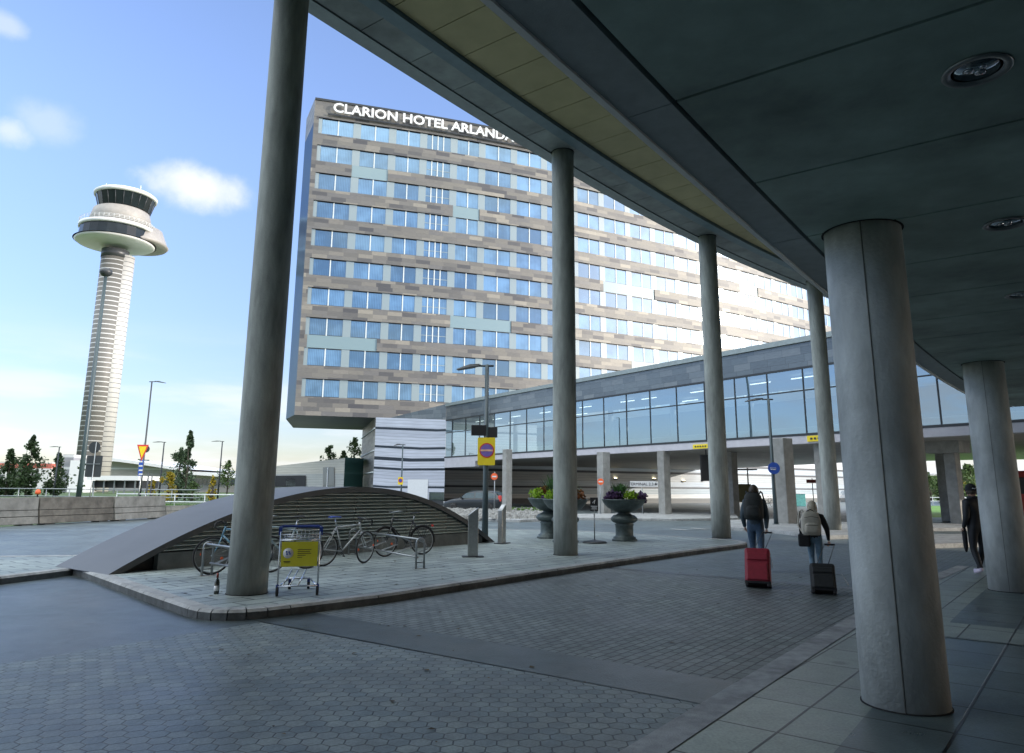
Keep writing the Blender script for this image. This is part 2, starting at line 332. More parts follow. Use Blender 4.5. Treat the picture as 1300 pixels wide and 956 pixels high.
# ------------------------------------------------------------------ mesh builder
class MB:
    def __init__(s): s.v = []; s.f = []; s.mi = []; s.uv = {}; s.m = 0; s.sm = set()
    def vert(s, p): s.v.append(tuple(p)); return len(s.v)-1
    def face(s, idx, uv=None, smooth=False):
        s.f.append(tuple(idx)); s.mi.append(s.m)
        if uv: s.uv[len(s.f)-1] = uv
        if smooth: s.sm.add(len(s.f)-1)
        return s
    def quad(s, a, b, c, d, uv=None, smooth=False):
        i = len(s.v); s.v += [tuple(a), tuple(b), tuple(c), tuple(d)]; return s.face((i, i+1, i+2, i+3), uv, smooth)
    def poly(s, pts, uv=None):
        i = len(s.v); s.v += [tuple(p) for p in pts]; return s.face(range(i, i+len(pts)), uv)
    def box(s, c, d, rz=0., M=None):
        T = Matrix.Translation(Vector(c)) @ Matrix.Rotation(rz, 4, 'Z')
        if M is not None: T = M @ T
        i = len(s.v)
        for x in (-.5, .5):
            for y in (-.5, .5):
                for z in (-.5, .5): s.v.append(tuple(T @ Vector((x*d[0], y*d[1], z*d[2]))))
        for q in ((0, 1, 3, 2), (4, 6, 7, 5), (0, 4, 5, 1), (2, 3, 7, 6), (0, 2, 6, 4), (1, 5, 7, 3)): s.face([i+k for k in q])
        return s
    def prism(s, pts, z0, z1, cap=True):
        """pts ccw plan outline"""
        n = len(pts); i = len(s.v)
        s.v += [(p[0], p[1], z0 if not callable(z0) else z0(p)) for p in pts]+[(p[0], p[1], z1 if not callable(z1) else z1(p)) for p in pts]
        u = 0
        for k in range(n):
            j = (k+1) % n; L = math.hypot(pts[k][0]-pts[j][0], pts[k][1]-pts[j][1])
            a, b_ = s.v[i+k][2], s.v[i+n+k][2]
            s.face((i+k, i+j, i+n+j, i+n+k), [(u, a), (u+L, a), (u+L, b_), (u, b_)]); u += L
        if cap:
            s.face([i+n+k for k in range(n)], [(p[0], p[1]) for p in pts]); s.face([i+k for k in reversed(range(n))], [(p[0], p[1]) for p in reversed(pts)])
        return s
    def tube(s, pts, r, seg=8, closed=False, smooth=True):
        pts = [Vector(p) for p in pts]; n = len(pts); rs = r if isinstance(r, (list, tuple)) else [r]*n
        prevx = None; rings = []
        for k in range(n):
            t = (pts[(k+1) % n]-pts[k-1]) if closed else (pts[min(k+1, n-1)]-pts[max(k-1, 0)])
            t.normalize()
            if prevx is None:
                a = Vector((0, 0, 1)) if abs(t.z) < .9 else Vector((1, 0, 0)); x = t.cross(a).normalized()
            else: x = (prevx-t*prevx.dot(t)).normalized()
            prevx = x; y = t.cross(x); i = len(s.v)
            for q in range(seg):
                an = 2*math.pi*q/seg; s.v.append(tuple(pts[k]+(x*math.cos(an)+y*math.sin(an))*rs[k]))
            rings.append(i)
        rng = range(n if closed else n-1)
        for k in rng:
            a, b_ = rings[k], rings[(k+1) % n]
            for q in range(seg):
                w = (q+1) % seg; s.face((a+q, a+w, b_+w, b_+q), None, smooth)
        if not closed:
            s.face([rings[0]+q for q in reversed(range(seg))]); s.face([rings[-1]+q for q in range(seg)])
        return s
    def lathe(s, prof, c=(0, 0, 0), seg=32, M=None, smooth=True, arc=None):
        """prof: list of (r, z)"""
        i = len(s.v); n = len(prof); c = Vector(c)
        for k in range(seg):
            an = 2*math.pi*k/seg
            for r, z in prof:
                p = Vector((r*math.cos(an), r*math.sin(an), z))
                s.v.append(tuple(((M @ p) if M is not None else p)+c))
        for k in range(seg):
            w = (k+1) % seg
            for q in range(n-1):
                s.face((i+k*n+q, i+w*n+q, i+w*n+q+1, i+k*n+q+1), [(k*6.28*prof[q][0]/seg, prof[q][1]), ((k+1)*6.28*prof[q][0]/seg, prof[q][1]), ((k+1)*6.28*prof[q][0]/seg, prof[q+1][1]), (k*6.28*prof[q][0]/seg, prof[q+1][1])], smooth)
        if prof[0][0] > 1e-4: s.face([i+k*n for k in reversed(range(seg))])
        if prof[-1][0] > 1e-4: s.face([i+k*n+n-1 for k in range(seg)])
        return s
    def wall(s, a, b_, z0, z1, u0=0.):
        L = (Vector(b_[:2])-Vector(a[:2])).length
        return s.quad((a[0], a[1], z0), (b_[0], b_[1], z0), (b_[0], b_[1], z1), (a[0], a[1], z1), [(u0, z0), (u0+L, z0), (u0+L, z1), (u0, z1)])
    def add(s, verts, faces, smooth=False):
        i = len(s.v); s.v += [tuple(v) for v in verts]
        for f in faces: s.face([i+k for k in f], None, smooth)
        return s
def link(o, parent=None):
    COL.objects.link(o)
    if parent is not None: o.parent = parent
    return o
def build(name, mb, mats, parent=None, local=False, bevel=0., label=None, cat=None, group=None, kind=None, uvworld=False, origin=None):
    """one mesh object; vertices are given in world metres unless local"""
    me = bpy.data.meshes.new(name)
    vs_ = [Vector(v) for v in mb.v]
    org = None
    if parent is not None and not local:
        inv = pmat(parent).inverted(); vs_ = [inv @ v for v in vs_]
    elif parent is None and not local:
        if origin is None and vs_ and kind is None:
            xs = [v.x for v in vs_]; ys = [v.y for v in vs_]; zs = [v.z for v in vs_]
            org = Vector(((min(xs)+max(xs))/2, (min(ys)+max(ys))/2, min(zs)))
        else: org = Vector(origin or (0, 0, 0))
        vs_ = [v-org for v in vs_]
    me.from_pydata([tuple(v) for v in vs_], [], mb.f)
    if not isinstance(mats, (list, tuple)): mats = [mats]
    for m in mats: me.materials.append(m)
    for i, p in enumerate(me.polygons):
        p.material_index = min(mb.mi[i], len(mats)-1)
        if i in mb.sm: p.use_smooth = True
    ul = me.uv_layers.new(name='UVMap')
    for i, p in enumerate(me.polygons):
        u = mb.uv.get(i)
        for k, li in enumerate(p.loop_indices):
            if u: ul.data[li].uv = u[k]
            else:
                v = mb.v[me.loops[li].vertex_index]; nn = p.normal
                if abs(nn.z) > .7: ul.data[li].uv = (v[0], v[1])
                elif abs(nn.x) > abs(nn.y): ul.data[li].uv = (v[1], v[2])
                else: ul.data[li].uv = (v[0], v[2])
    me.update()
    o = bpy.data.objects.new(name, me)
    if org is not None: o.location = org
    link(o, parent)
    if bevel:
        bv = o.modifiers.new('bevel', 'BEVEL'); bv.width = bevel; bv.segments = 2; bv.limit_method = 'ANGLE'
    tagit(o, label, cat, group, kind)
    return o
def tagit(o, label=None, cat=None, group=None, kind=None):
    if label: o['label'] = label
    if cat: o['category'] = cat
    if group: o['group'] = group
    if kind: o['kind'] = kind
def pmat(p):
    M = Matrix.Translation(p.location) @ p.rotation_euler.to_matrix().to_4x4()
    return (pmat(p.parent) @ M) if p.parent else M
def thing(name, loc, label, cat, group=None, rz=0.):
    o = bpy.data.objects.new(name, None); o.empty_display_size = .3; o.location = Vector(loc); o.rotation_euler = (0, 0, rz)
    link(o); tagit(o, label, cat, group); return o
def copy_tree(src, loc=None, rz=None, label=None, group=None, parent=None):
    c = src.copy(); COL.objects.link(c)
    if parent is not None: c.parent = parent
    if loc is not None: c.location = Vector(loc)
    if rz is not None: c.rotation_euler = (0, 0, rz)
    if label: c['label'] = label
    if group: c['group'] = group
    for ch in [o for o in src.children]:
        copy_tree(ch, parent=c)
    return c
def arcpts(c, r, a0, a1, n, plane='xz'):
    out = []
    for k in range(n+1):
        a = a0+(a1-a0)*k/n; x, y = r*math.cos(a), r*math.sin(a)
        out.append(Vector(c)+(Vector((x, 0, y)) if plane == 'xz' else Vector((x, y, 0)) if plane == 'xy' else Vector((0, x, y))))
    return out
def text_geo(txt, size, extrude=.01, align='LEFT', bold=0.):
    cu = bpy.data.curves.new('lettering', 'FONT'); cu.body = txt; cu.size = size; cu.extrude = extrude; cu.offset = bold; cu.align_x = align; cu.resolution_u = 3
    o = bpy.data.objects.new('lettering', cu); COL.objects.link(o)
    dg = bpy.context.evaluated_depsgraph_get(); dg.update()
    me = bpy.data.meshes.new_from_object(o.evaluated_get(dg))
    vv = [v.co.copy() for v in me.vertices]; ff = [tuple(p.vertices) for p in me.polygons]
    bpy.data.objects.remove(o); bpy.data.curves.remove(cu); bpy.data.meshes.remove(me)
    return vv, ff
def put_text(mb, txt, size, pos, xdir, extrude=.006, align='CENTER', bold=0., updir=(0, 0, 1)):
    """letters standing on the plane spanned by xdir and updir"""
    vv, ff = text_geo(txt, size, extrude, align, bold)
    xd = Vector(xdir).normalized(); ud = Vector(updir).normalized(); nd = xd.cross(ud)
    mb.add([Vector(pos)+xd*v.x+ud*v.y+nd*v.z for v in vv], ff)
    return mb

# ------------------------------------------------------------------ the palette
M = {}
M['concrete'] = mat('cast_concrete', (.30, .30, .285), .75, var=.16, scale=3., bump=.25, bscale=40, stain=.35)
M['concrete_dark'] = mat('weathered_concrete', (.17, .17, .155), .85, var=.3, scale=2.5, bump=.3, bscale=30, stain=.5)
M['column'] = mat('column_concrete', (.36, .385, .36), .7, var=.32, scale=5, bump=.25, bscale=35, stain=.5, stretch=.22)
M['column_pale'] = mat('stout_column_concrete', (.48, .505, .49), .65, var=.3, scale=3, bump=.3, bscale=30, stain=.42, stretch=.4)
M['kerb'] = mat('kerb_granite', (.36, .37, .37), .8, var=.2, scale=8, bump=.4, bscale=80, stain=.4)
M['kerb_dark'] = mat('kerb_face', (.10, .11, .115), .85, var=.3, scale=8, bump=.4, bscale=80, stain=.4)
M['slab_low'] = mat('canopy_concrete', (.29, .40, .37), .6, var=.35, scale=1.3, bump=.1, bscale=25, stain=.45)
M['slab_edge'] = mat('canopy_edge', (.32, .37, .38), .65, var=.12, scale=9, bump=.15, bscale=90)
M['joint'] = mat('dark_joint', (.012, .013, .013), .9, var=.1)
M['soffit_yellow'] = mat('soffit_board', (.45, .41, .22), .6, var=.10, scale=1.2, stain=.12)
M['soffit_grey'] = mat('soffit_grey_board', (.25, .29, .285), .55, var=.3, scale=1.6, stain=.35)
M['steel_blue'] = mat('painted_steel_beam', (.15, .22, .25), .5, var=.12, scale=4)
M['fascia'] = mat('roof_edge_metal', (.27, .31, .31), .45, var=.12, scale=4, metal=.3)
M['lit_edge'] = mat('lit_edge_white', (.82, .83, .80), .4, var=.05)  # near-white stands in for the light on this edge
M['metal_dark'] = mat('dark_painted_metal', (.035, .04, .045), .45, var=.2, scale=20)
M['pole_blue'] = mat('lamp_post_paint', (.05, .075, .085), .4, var=.15, scale=14)
M['galv'] = mat('galvanised_steel', (.27, .29, .30), .35, .75, var=.15, scale=25)
M['steel'] = mat('brushed_stainless', (.42, .43, .42), .33, .85, var=.12, scale=18)
M['white'] = mat('white_paint', (.72, .73, .74), .4, var=.05)
M['black'] = mat('black_plastic', (.014, .014, .016), .5, var=.2, scale=30)
M['rubber'] = mat('tyre_rubber', (.02, .02, .021), .8, var=.2, scale=40)
M['chrome'] = mat('chromed_wire', (.6, .62, .65), .2, .95, var=.05)
M['blue_plastic'] = mat('blue_plastic', (.02, .05, .26), .4, var=.12, scale=12)
M['yellow_sign'] = mat('yellow_sheet', (.78, .60, .02), .5, var=.06, scale=5)
M['yellow_board'] = mat('yellow_poster', (.62, .58, .04), .45, var=.06, scale=5)
M['sign_blue'] = mat('sign_blue', (.03, .09, .42), .45, var=.06)
M['sign_purple'] = mat('sign_faded_blue', (.19, .13, .42), .45, var=.1, scale=9)
M['sign_red'] = mat('sign_red', (.62, .05, .04), .45, var=.08)
M['sign_orange'] = mat('sign_orange_red', (.85, .14, .04), .45, var=.06)
M['ink'] = mat('print_black', (.02, .02, .03), .5, var=.05)
M['bronze_green'] = mat('patinated_bronze', (.075, .10, .10), .5, .3, var=.35, scale=7, stain=.3, bump=.15)
M['soil'] = mat('potting_soil', (.04, .03, .02), .9, var=.3, scale=30)
M['glass_hotel'] = reflective('hotel_window_glass', (.022, .065, .12), (.38, .54, .66), .28, .07, stripes=True)
M['glass_side'] = reflective('side_glazing', (.012, .035, .065), (.12, .20, .28), .06, .08)
M['glass_bridge'] = reflective('bridge_glass', (.04, .08, .11), (.44, .56, .66), .48, .006, clear=.55)
M['glass_green'] = reflective('green_glass', (.02, .07, .06), (.35, .55, .5), .2, .05)
M['glass_dark'] = reflective('dark_window', (.015, .022, .03), (.6, .7, .75), .18, .04)
M['pale_panel'] = reflective('pale_glass_panel', (.21, .265, .28), (.9, .95, .97), .06, .2)
M['balcony_glass'] = reflective('printed_glass_panel', (.17, .25, .27), (.7, .78, .8), .08, .15)
M['mullion'] = mat('window_bar', (.62, .66, .66), .4, var=.05)
M['dark_bar'] = mat('black_frame_and_shadow_line', (.02, .024, .028), .4, var=.1)
M['clad'] = cladding('hotel_planks', [(.07, .07, .078), (.12, .117, .115), (.155, .148, .138), (.18, .17, .152), (.14, .137, .138), (.165, .156, .146), (.27, .25, .215)], 1.62, .455, joint=(.10, .095, .09), rough=.5)
M['clad_side'] = cladding('hotel_side_planks', [(.12, .12, .12), (.2, .19, .18), (.26, .25, .23)], 2.2, .34)
M['underside'] = cladding('hotel_soffit', [(.06, .075, .065), (.075, .09, .08)], 3., 1.6, rough=.5)
W_ = (.58, .60, .68); W2 = (.50, .52, .60); D_ = (.025, .035, .05); T_ = (.33, .36, .38)
M['striped'] = zramp('striped_metal_wall', [(0, (.05, .055, .06)), (.55, W_), (1.75, D_), (1.98, W_), (2.7, W2), (3.65, D_), (3.9, W_), (4.62, D_), (4.95, W_), (5.9, D_), (6.12, W_), (7.1, W2), (7.85, D_), (8.08, W_)], ribs=.34)
M['striped_far'] = zramp('striped_base_wall', [(0, (.10, .11, .11)), (.6, (.5, .52, .52)), (1.1, (.30, .36, .40)), (1.8, D_), (2., (.36, .42, .48)), (2.6, T_), (3.6, D_), (3.85, (.36, .42, .48)), (4.6, D_), (4.9, (.5, .52, .55)), (7.8, D_), (8., (.5, .52, .55))], ribs=.3, rough=.5, metal=.05)
M['parapet'] = cladding('bridge_parapet_plates', [(.10, .12, .14), (.13, .155, .175), (.17, .19, .205)], 1.22, .42, joint=(.045, .05, .055), rough=.16)
M['fascia_white'] = mat('bridge_fascia', (.50, .49, .53), .5, var=.07, scale=2, stain=.15)
M['under_bridge'] = cladding('underpass_ceiling', [(.30, .29, .26), (.36, .35, .32)], 4., .6, joint=(.12, .12, .11))
M['strip_light'] = emit('strip_light', (1, .98, .92), 2.2)
M['lamp_warm'] = emit('lamp_glow', (1, .82, .5), 8.)
M['interior'] = mat('interior_white', (.42, .46, .48), .7, var=.1, scale=.5)
M['asphalt'] = asphalt('road_asphalt', (.15, .16, .17), .45, .6)
M['asphalt_near'] = asphalt('drive_asphalt', (.082, .092, .098), .65, .5)
M['asphalt_band'] = asphalt('asphalt_strip', (.058, .066, .068), .6, .5)
M['asphalt_wet'] = asphalt('patched_asphalt', (.022, .025, .027), .3, .5)
M['hex'] = hexpave('hexagon_pavers', (.165, .18, .19), (.25, .25, .24), (.04, .043, .045), .15)
M['drive_pav'] = pavers('drive_pavers', (.25, .245, .235), (.17, .17, .165), (.03, .03, .032), .21, .115, rot=R(-52), mortar=.010, dirt=.5)
M['drive_far'] = pavers('far_drive_pavers', (.20, .21, .22), (.165, .175, .185), (.08, .08, .085), .3, .15, rot=R(-52), mortar=.006, dirt=.3)
M['island_pav'] = pavers('pavement_slabs', (.37, .37, .36), (.28, .285, .28), (.05, .055, .06), .7, .36, rot=R(-51.5), mortar=.018, dirt=.3)
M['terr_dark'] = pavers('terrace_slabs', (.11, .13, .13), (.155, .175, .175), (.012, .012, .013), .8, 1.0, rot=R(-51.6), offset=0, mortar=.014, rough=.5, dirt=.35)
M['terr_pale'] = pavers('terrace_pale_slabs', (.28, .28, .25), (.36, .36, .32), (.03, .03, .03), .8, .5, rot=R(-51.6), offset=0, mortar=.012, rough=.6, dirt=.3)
M['paint_white'] = mat('road_paint', (.62, .62, .60), .6, var=.2, scale=10)
M['earth'] = mat('field_grass', (.07, .11, .035), .9, var=.35, scale=.4)
M['grass'] = leafmat('grass_blades', (.09, .17, .035))
M['barrier'] = mat('barrier_concrete', (.30, .285, .25), .85, var=.25, scale=2.2, bump=.3, bscale=30, stain=.55)
M['barrier_dark'] = mat('barrier_concrete_mossy', (.19, .17, .14), .9, var=.35, scale=2.5, bump=.3, bscale=30, stain=.65)
M['roof_grey'] = mat('vent_roof_sheet', (.105, .11, .115), .5, var=.08, scale=1.2, stain=.1)
M['roof_rim'] = mat('vent_roof_rim', (.04, .046, .05), .5, var=.2, scale=3)
M['louvre'] = mat('louvre_slat', (.36, .42, .40), .45, .25, var=.12, scale=4)
M['louvre_back'] = mat('louvre_void', (.015, .016, .016), .8, var=.1)
M['plinth'] = mat('plinth_concrete', (.17, .18, .175), .85, var=.3, scale=2, bump=.2, stain=.5)

# ------------------------------------------------------------------ the ground
mb = MB(); mb.quad((-3000, -800, -.05), (3000, -800, -.05), (3000, 5000, -.05), (-3000, 5000, -.05))
build('ground', mb, M['earth'], kind='structure')
mb = MB(); mb.poly([(-19.9, 5, -.008), (-24, -60, -.008), (120, -60, -.008), (120, 74, -.008), (60, 160, -.008), (-12, 88, -.008), (-30, 75, -.008), (-19.5, 46, -.008), (-21.5, 30, -.008)])
build('road', mb, M['asphalt'], kind='structure')
def so(pts, z): return [K(s, o, z) for s, o in pts]
def strip(name, s0, s1, o0, o1, z, m, n=12):
    mb = MB()
    for i in range(n):
        a, b = s0+(s1-s0)*i/n, s0+(s1-s0)*(i+1)/n
        P = [K(a, o0, z), K(a, o1, z), K(b, o1, z), K(b, o0, z)]
        mb.quad(*P)
    return build(name, mb, m, kind='structure')
# near carriageway, left of the paved drive
l1a, l1b = Vector((-4.991, 7.589)), Vector((-3.235, 9.914)); dl = (l1b-l1a).normalized()
nearL = l1a-dl*10
mb = MB(); mb.poly([(-3.2, 10.4, -.002), (-8.4, 14.9, -.002), (-12.6, 0.5, -.002), (nearL.x, nearL.y, -.002), (l1b.x, l1b.y, -.002)])
build('drive_asphalt', mb, M['asphalt_near'], kind='structure')
mb = MB(); P = [K(-.86, -.3), K(-.86, -7.65)]+[K(s, -7.65) for s in (-4, -8, -14)]
mb.poly([(l1b.x, l1b.y, -.002)]+[(nearL.x, nearL.y, -.002)]+[(p.x, p.y, -.002) for p in reversed(P[1:])])
build('hexagon_paving', mb, M['hex'], kind='structure')
mb = MB(); mb.poly([K(-.86, -.35, .002), K(-.86, -7.65, .002), K(.0, -7.65, .002), K(0., -1.6, .002), K(.15, -1.0, .002)]); build('asphalt_strip', mb, M['asphalt_band'], kind='structure')
strip('paved_drive', 0., 7.82, -7.65, -1.6, 0., M['drive_pav'], 10)
strip('patched_asphalt_strip', 7.82, 8.08, -7.65, -1.6, .003, M['asphalt_wet'], 1)
strip('far_paved_drive', 8.08, 23, -9.5, -1.6, 0., M['drive_far'], 12)
# terrace in front of the terminal
strip('terrace_kerb', -25, 14, -7.88, -7.62, .03, M['kerb'], 40)
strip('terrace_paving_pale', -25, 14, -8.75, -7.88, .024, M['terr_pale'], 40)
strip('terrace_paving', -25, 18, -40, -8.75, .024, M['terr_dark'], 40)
strip('guide_stripe', 3.55, 4.75, -30, -8.75, .03, M['terr_pale'], 2)
# raised paved island with its kerb
isl = [(-12.6, 0.2), (-8.98, 13.37), (-8.57, 14.81), (-8.25, 14.55), (-5.65, 11.69), (-4.35, 10.3)]
for k in range(7):
    t = k/6; a0, a1, a2 = Vector((-4.35, 10.3)), Vector((-3.72, 9.62)), Vector((-3.0, 10.45)); p = a0*(1-t)**2+a1*2*t*(1-t)+a2*t*t; isl.append((p.x, p.y))
isl += [tuple(K(s, -1.73)[:2]) for s in (1.1, 3, 5, 7, 9, 11, 13, 15)]
for k in range(1, 7):
    t = k/6; a0, a1, a2 = K(15, -1.73), K(17.6, -1.9), K(17.2, 1.1); p = a0*(1-t)**2+a1*2*t*(1-t)+a2*t*t; isl.append((p.x, p.y))
isl += [tuple(K(17.3, 5.8)[:2]), (-.9, 29.7), (-4.5, 25.2), (-8, 20.2), (-10.2, 17.53), (-11.66, 17.24), (-30, 14.4), (-30, 0.2)]
def inset(pts, d):
    out = []; n = len(pts)
    for i in range(n):
        a, b, c = Vector(pts[i-1]), Vector(pts[i]), Vector(pts[(i+1) % n])
        e1, e2 = (b-a).normalized(), (c-b).normalized(); n1, n2 = Vector((-e1.y, e1.x)), Vector((-e2.y, e2.x))
        nn = (n1+n2).normalized(); k = d/max(.4, nn.dot(n1)); out.append(tuple(b+nn*k))
    return out
isl = [p for i, p in enumerate(isl) if math.hypot(p[0]-isl[i-1][0], p[1]-isl[i-1][1]) > .05]
area = sum(isl[i-1][0]*isl[i][1]-isl[i][0]*isl[i-1][1] for i in range(len(isl)))
if area < 0: isl = isl[::-1]
inn = inset(isl, .24)
mb = MB(); mb.poly([(p[0], p[1], .125) for p in inn]); build('pavement', mb, M['island_pav'], kind='structure')
mb = MB(); n = len(isl); out2 = inset(isl, .035); outf = inset(isl, 0.)
for i in range(n):
    j = (i+1) % n; a, b = Vector(isl[i]), Vector(isl[j]); L = (b-a).length; k = max(1, round(L/1.05))
    for q in range(k):
        def lp(P, t): return (P[i][0]+(P[j][0]-P[i][0])*t, P[i][1]+(P[j][1]-P[i][1])*t)
        t0, t1 = q/k+.008/L, (q+1)/k-.008/L
        A0, A1 = lp(outf, t0), lp(outf, t1); B0, B1 = lp(out2, t0), lp(out2, t1); C0, C1 = lp(inn, t0), lp(inn, t1)
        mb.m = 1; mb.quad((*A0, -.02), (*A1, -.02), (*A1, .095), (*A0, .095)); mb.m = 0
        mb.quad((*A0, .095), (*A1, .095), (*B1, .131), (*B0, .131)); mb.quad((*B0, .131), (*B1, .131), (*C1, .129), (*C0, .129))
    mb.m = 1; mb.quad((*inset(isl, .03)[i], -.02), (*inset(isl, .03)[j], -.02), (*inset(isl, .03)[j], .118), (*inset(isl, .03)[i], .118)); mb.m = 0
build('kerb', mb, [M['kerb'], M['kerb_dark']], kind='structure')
# traffic islands under and beyond the skybridge
def kerbed(name, pts, h, m):
    a = sum(pts[i-1][0]*pts[i][1]-pts[i][0]*pts[i-1][1] for i in range(len(pts)))
    if a < 0: pts = pts[::-1]
    mb = MB(); mb.prism([tuple(p[:2]) for p in pts], -.02, h); return build(name, mb, m, kind='structure', bevel=.02)
kerbed('traffic_island', [g(908, 664), g(1010, 661), g(1110, 669), g(1112, 683), g(1050, 685), g(1008, 680), g(975, 676), g(925, 673)], .14, M['kerb'])
kerbed('traffic_island', [g(1100, 684), g(1250, 682), g(1320, 684), g(1320, 692), g(1160, 697), g(1100, 694)], .14, M['kerb'])
kerbed('traffic_island', [g(1100, 668), g(1330, 668), g(1330, 673), g(1100, 675)], .14, M['kerb'])
kerbed('traffic_island', [g(480, 646.5), g(700, 646.5), g(722, 650), g(716, 660), g(660, 663), g(560, 659), g(490, 654)], .13, M['kerb'])
kerbed('traffic_island', [g(728, 655), g(900, 652.5), g(935, 656), g(938, 660), g(860, 661.5), g(735, 660)], .13, M['kerb'])
mb = MB()
for x0, y0, x1, y1 in [(852, 671.5, 872, 673), (878, 670.5, 896, 672), (905, 676, 925, 677.2), (845, 683, 862, 684.6)]:
    a, b = g(x0, y0), g(x1, y1); d = (b-a).normalized(); nn = Vector((-d.y, d.x, 0))*.09
    mb.quad(a-nn+Vector((0, 0, .004)), b-nn+Vector((0, 0, .004)), b+nn+Vector((0, 0, .004)), a+nn+Vector((0, 0, .004)))
build('road_markings', mb, M['paint_white'], kind='structure')

# ------------------------------------------------------------------ hotel
FP = [(-23.2, 75.7), (-10.4, 79.55), (-3, 82.25), (5, 85.6), (11.8, 89.2), (20.3, 93.8), (26, 96.9), (33.5, 101.5), (44.7, 109.3), (60, 121)]
fs = [0.]
for i in range(1, len(FP)): fs.append(fs[-1]+math.hypot(FP[i][0]-FP[i-1][0], FP[i][1]-FP[i-1][1]))
def _P(s): return Vector((interp(s, fs, [p[0] for p in FP]), interp(s, fs, [p[1] for p in FP])))
def P(s, off=0., z=0.):
    """a point of the hotel front, s metres from its left corner, off metres outwards"""
    a = sum((_P(s+d) for d in (-4, -2, 0, 2, 4)), Vector((0, 0)))/5 if 4 <= s <= 90 else _P(s)
    t = (_P(s+3)-_P(max(0, s-3))).normalized(); return Vector((a.x+t.y*off, a.y-t.x*off, z))
hotel = thing('hotel_building', P(.5), 'tall hotel with grey plank cladding, rows of blue windows and white rooftop lettering', 'building')
S0, S1, FL, Z0, WH = .5, 88., 3.34, 11.08, 1.95
pil = [1.25, 5.39, 9.48, 13.17, 16.89, 20.47, 24.64, 28.81, 33.27, 37.37, 41.58, 45.73, 49.87, 54.0, 58.1, 62.1, 66.02, 69.93, 73.94, 78.0, 82.2, 86.3]
glassgap = {7: [(5.0, 9.1)], 6: [(16.9, 20.2)], 1: [(1.3, 8.7), (41.6, 49.9)], 2: [(16.9, 24.4)], 4: [(37.4, 45.7)], 5: [(62, 66)], 8: [(49.9, 54.0)]}
def facstrip(mb, s0, s1, z0, z1, off, thick=.16, step=2.1):
    n = max(1, int(math.ceil((s1-s0)/step)))
    for i in range(n):
        a, b = s0+(s1-s0)*i/n, s0+(s1-s0)*(i+1)/n
        A, B = P(a, off), P(b, off)
        mb.quad((A.x, A.y, z0), (B.x, B.y, z0), (B.x, B.y, z1), (A.x, A.y, z1), [(a, z0), (b, z0), (b, z1), (a, z1)])
        A2, B2 = P(a, off-thick), P(b, off-thick)
        mk = mb.m; mb.m = 1  # reveals take the dark colour of the shadow lines round the strips
        mb.quad((A2.x, A2.y, z0), (B2.x, B2.y, z0), (B.x, B.y, z0), (A.x, A.y, z0)); mb.quad((A.x, A.y, z1), (B.x, B.y, z1), (B2.x, B2.y, z1), (A2.x, A2.y, z1))
        mb.m = mk
    for s, q in ((s0, 0), (s1, 1)):
        A, B = P(s, off), P(s, off-thick); mk = mb.m; mb.m = 1
        mb.quad((A.x, A.y, z0), (B.x, B.y, z0), (B.x, B.y, z1), (A.x, A.y, z1)); mb.m = mk
mb = MB()
facstrip(mb, S0, S1, 9.09, Z0, 0.)
facstrip(mb, S0, S1, Z0+9*FL+WH, 45.4, .02)
for k in range(9):
    gaps = glassgap.get(k, []); cur = S0; zz0, zz1 = Z0+k*FL+WH, Z0+(k+1)*FL
    for a, b in gaps:
        facstrip(mb, cur, a, zz0, zz1, 0.); cur = b
        gl = MB(); facstrip(gl, a, b, zz0, zz1, -.1, .05); build('balcony_screen', gl, [M['balcony_glass'], M['dark_bar']], hotel)
    facstrip(mb, cur, S1, zz0, zz1, 0.)
for k in range(10):
    facstrip(mb, S0, 1.05, Z0+k*FL, Z0+k*FL+WH, -.004)
build('cladding', mb, [M['clad'], M['dark_bar']], hotel)
# left flank, back, roof and the underside of the overhang
cA, cB, cC, cD = P(S0), Vector((-25.07, 80.7, 0)), Vector((-27.8, 92.7, 0)), Vector((-19.4, 95.6, 0))
mb = MB()
mb.m = 0; mb.wall(cB, cA, 9.09, 42.3); mb.m = 1; mb.wall(cB, cA, 42.3, 45.4); mb.m = 0
mb.wall(cC, cB, 9.09, 43.); mb.m = 1
bk = [P(S1), P(S1)+Vector((-12, 17, 0)), Vector((5, 106, 0)), cD]
for i in range(3): mb.wall(bk[i], bk[i+1], 9.09, 45.4)
mb.wall(cD, cC, 9.09, 43.)
fr = [P(s) for s in [S0+(S1-S0)*i/30 for i in range(31)]]
mb.m = 2; mb.poly([(p.x, p.y, 45.3) for p in fr+bk[1:]+[cB]]); mb.poly([(p.x, p.y, 43.) for p in (cB, cD, cC)])
mb.poly([(p.x, p.y, 9.09) for p in reversed(fr+bk[1:]+[cC, cB])], [(p.x, p.y) for p in reversed(fr+bk[1:]+[cC, cB])])
build('flank', mb, [M['glass_side'], M['clad_side'], M['underside']], hotel)
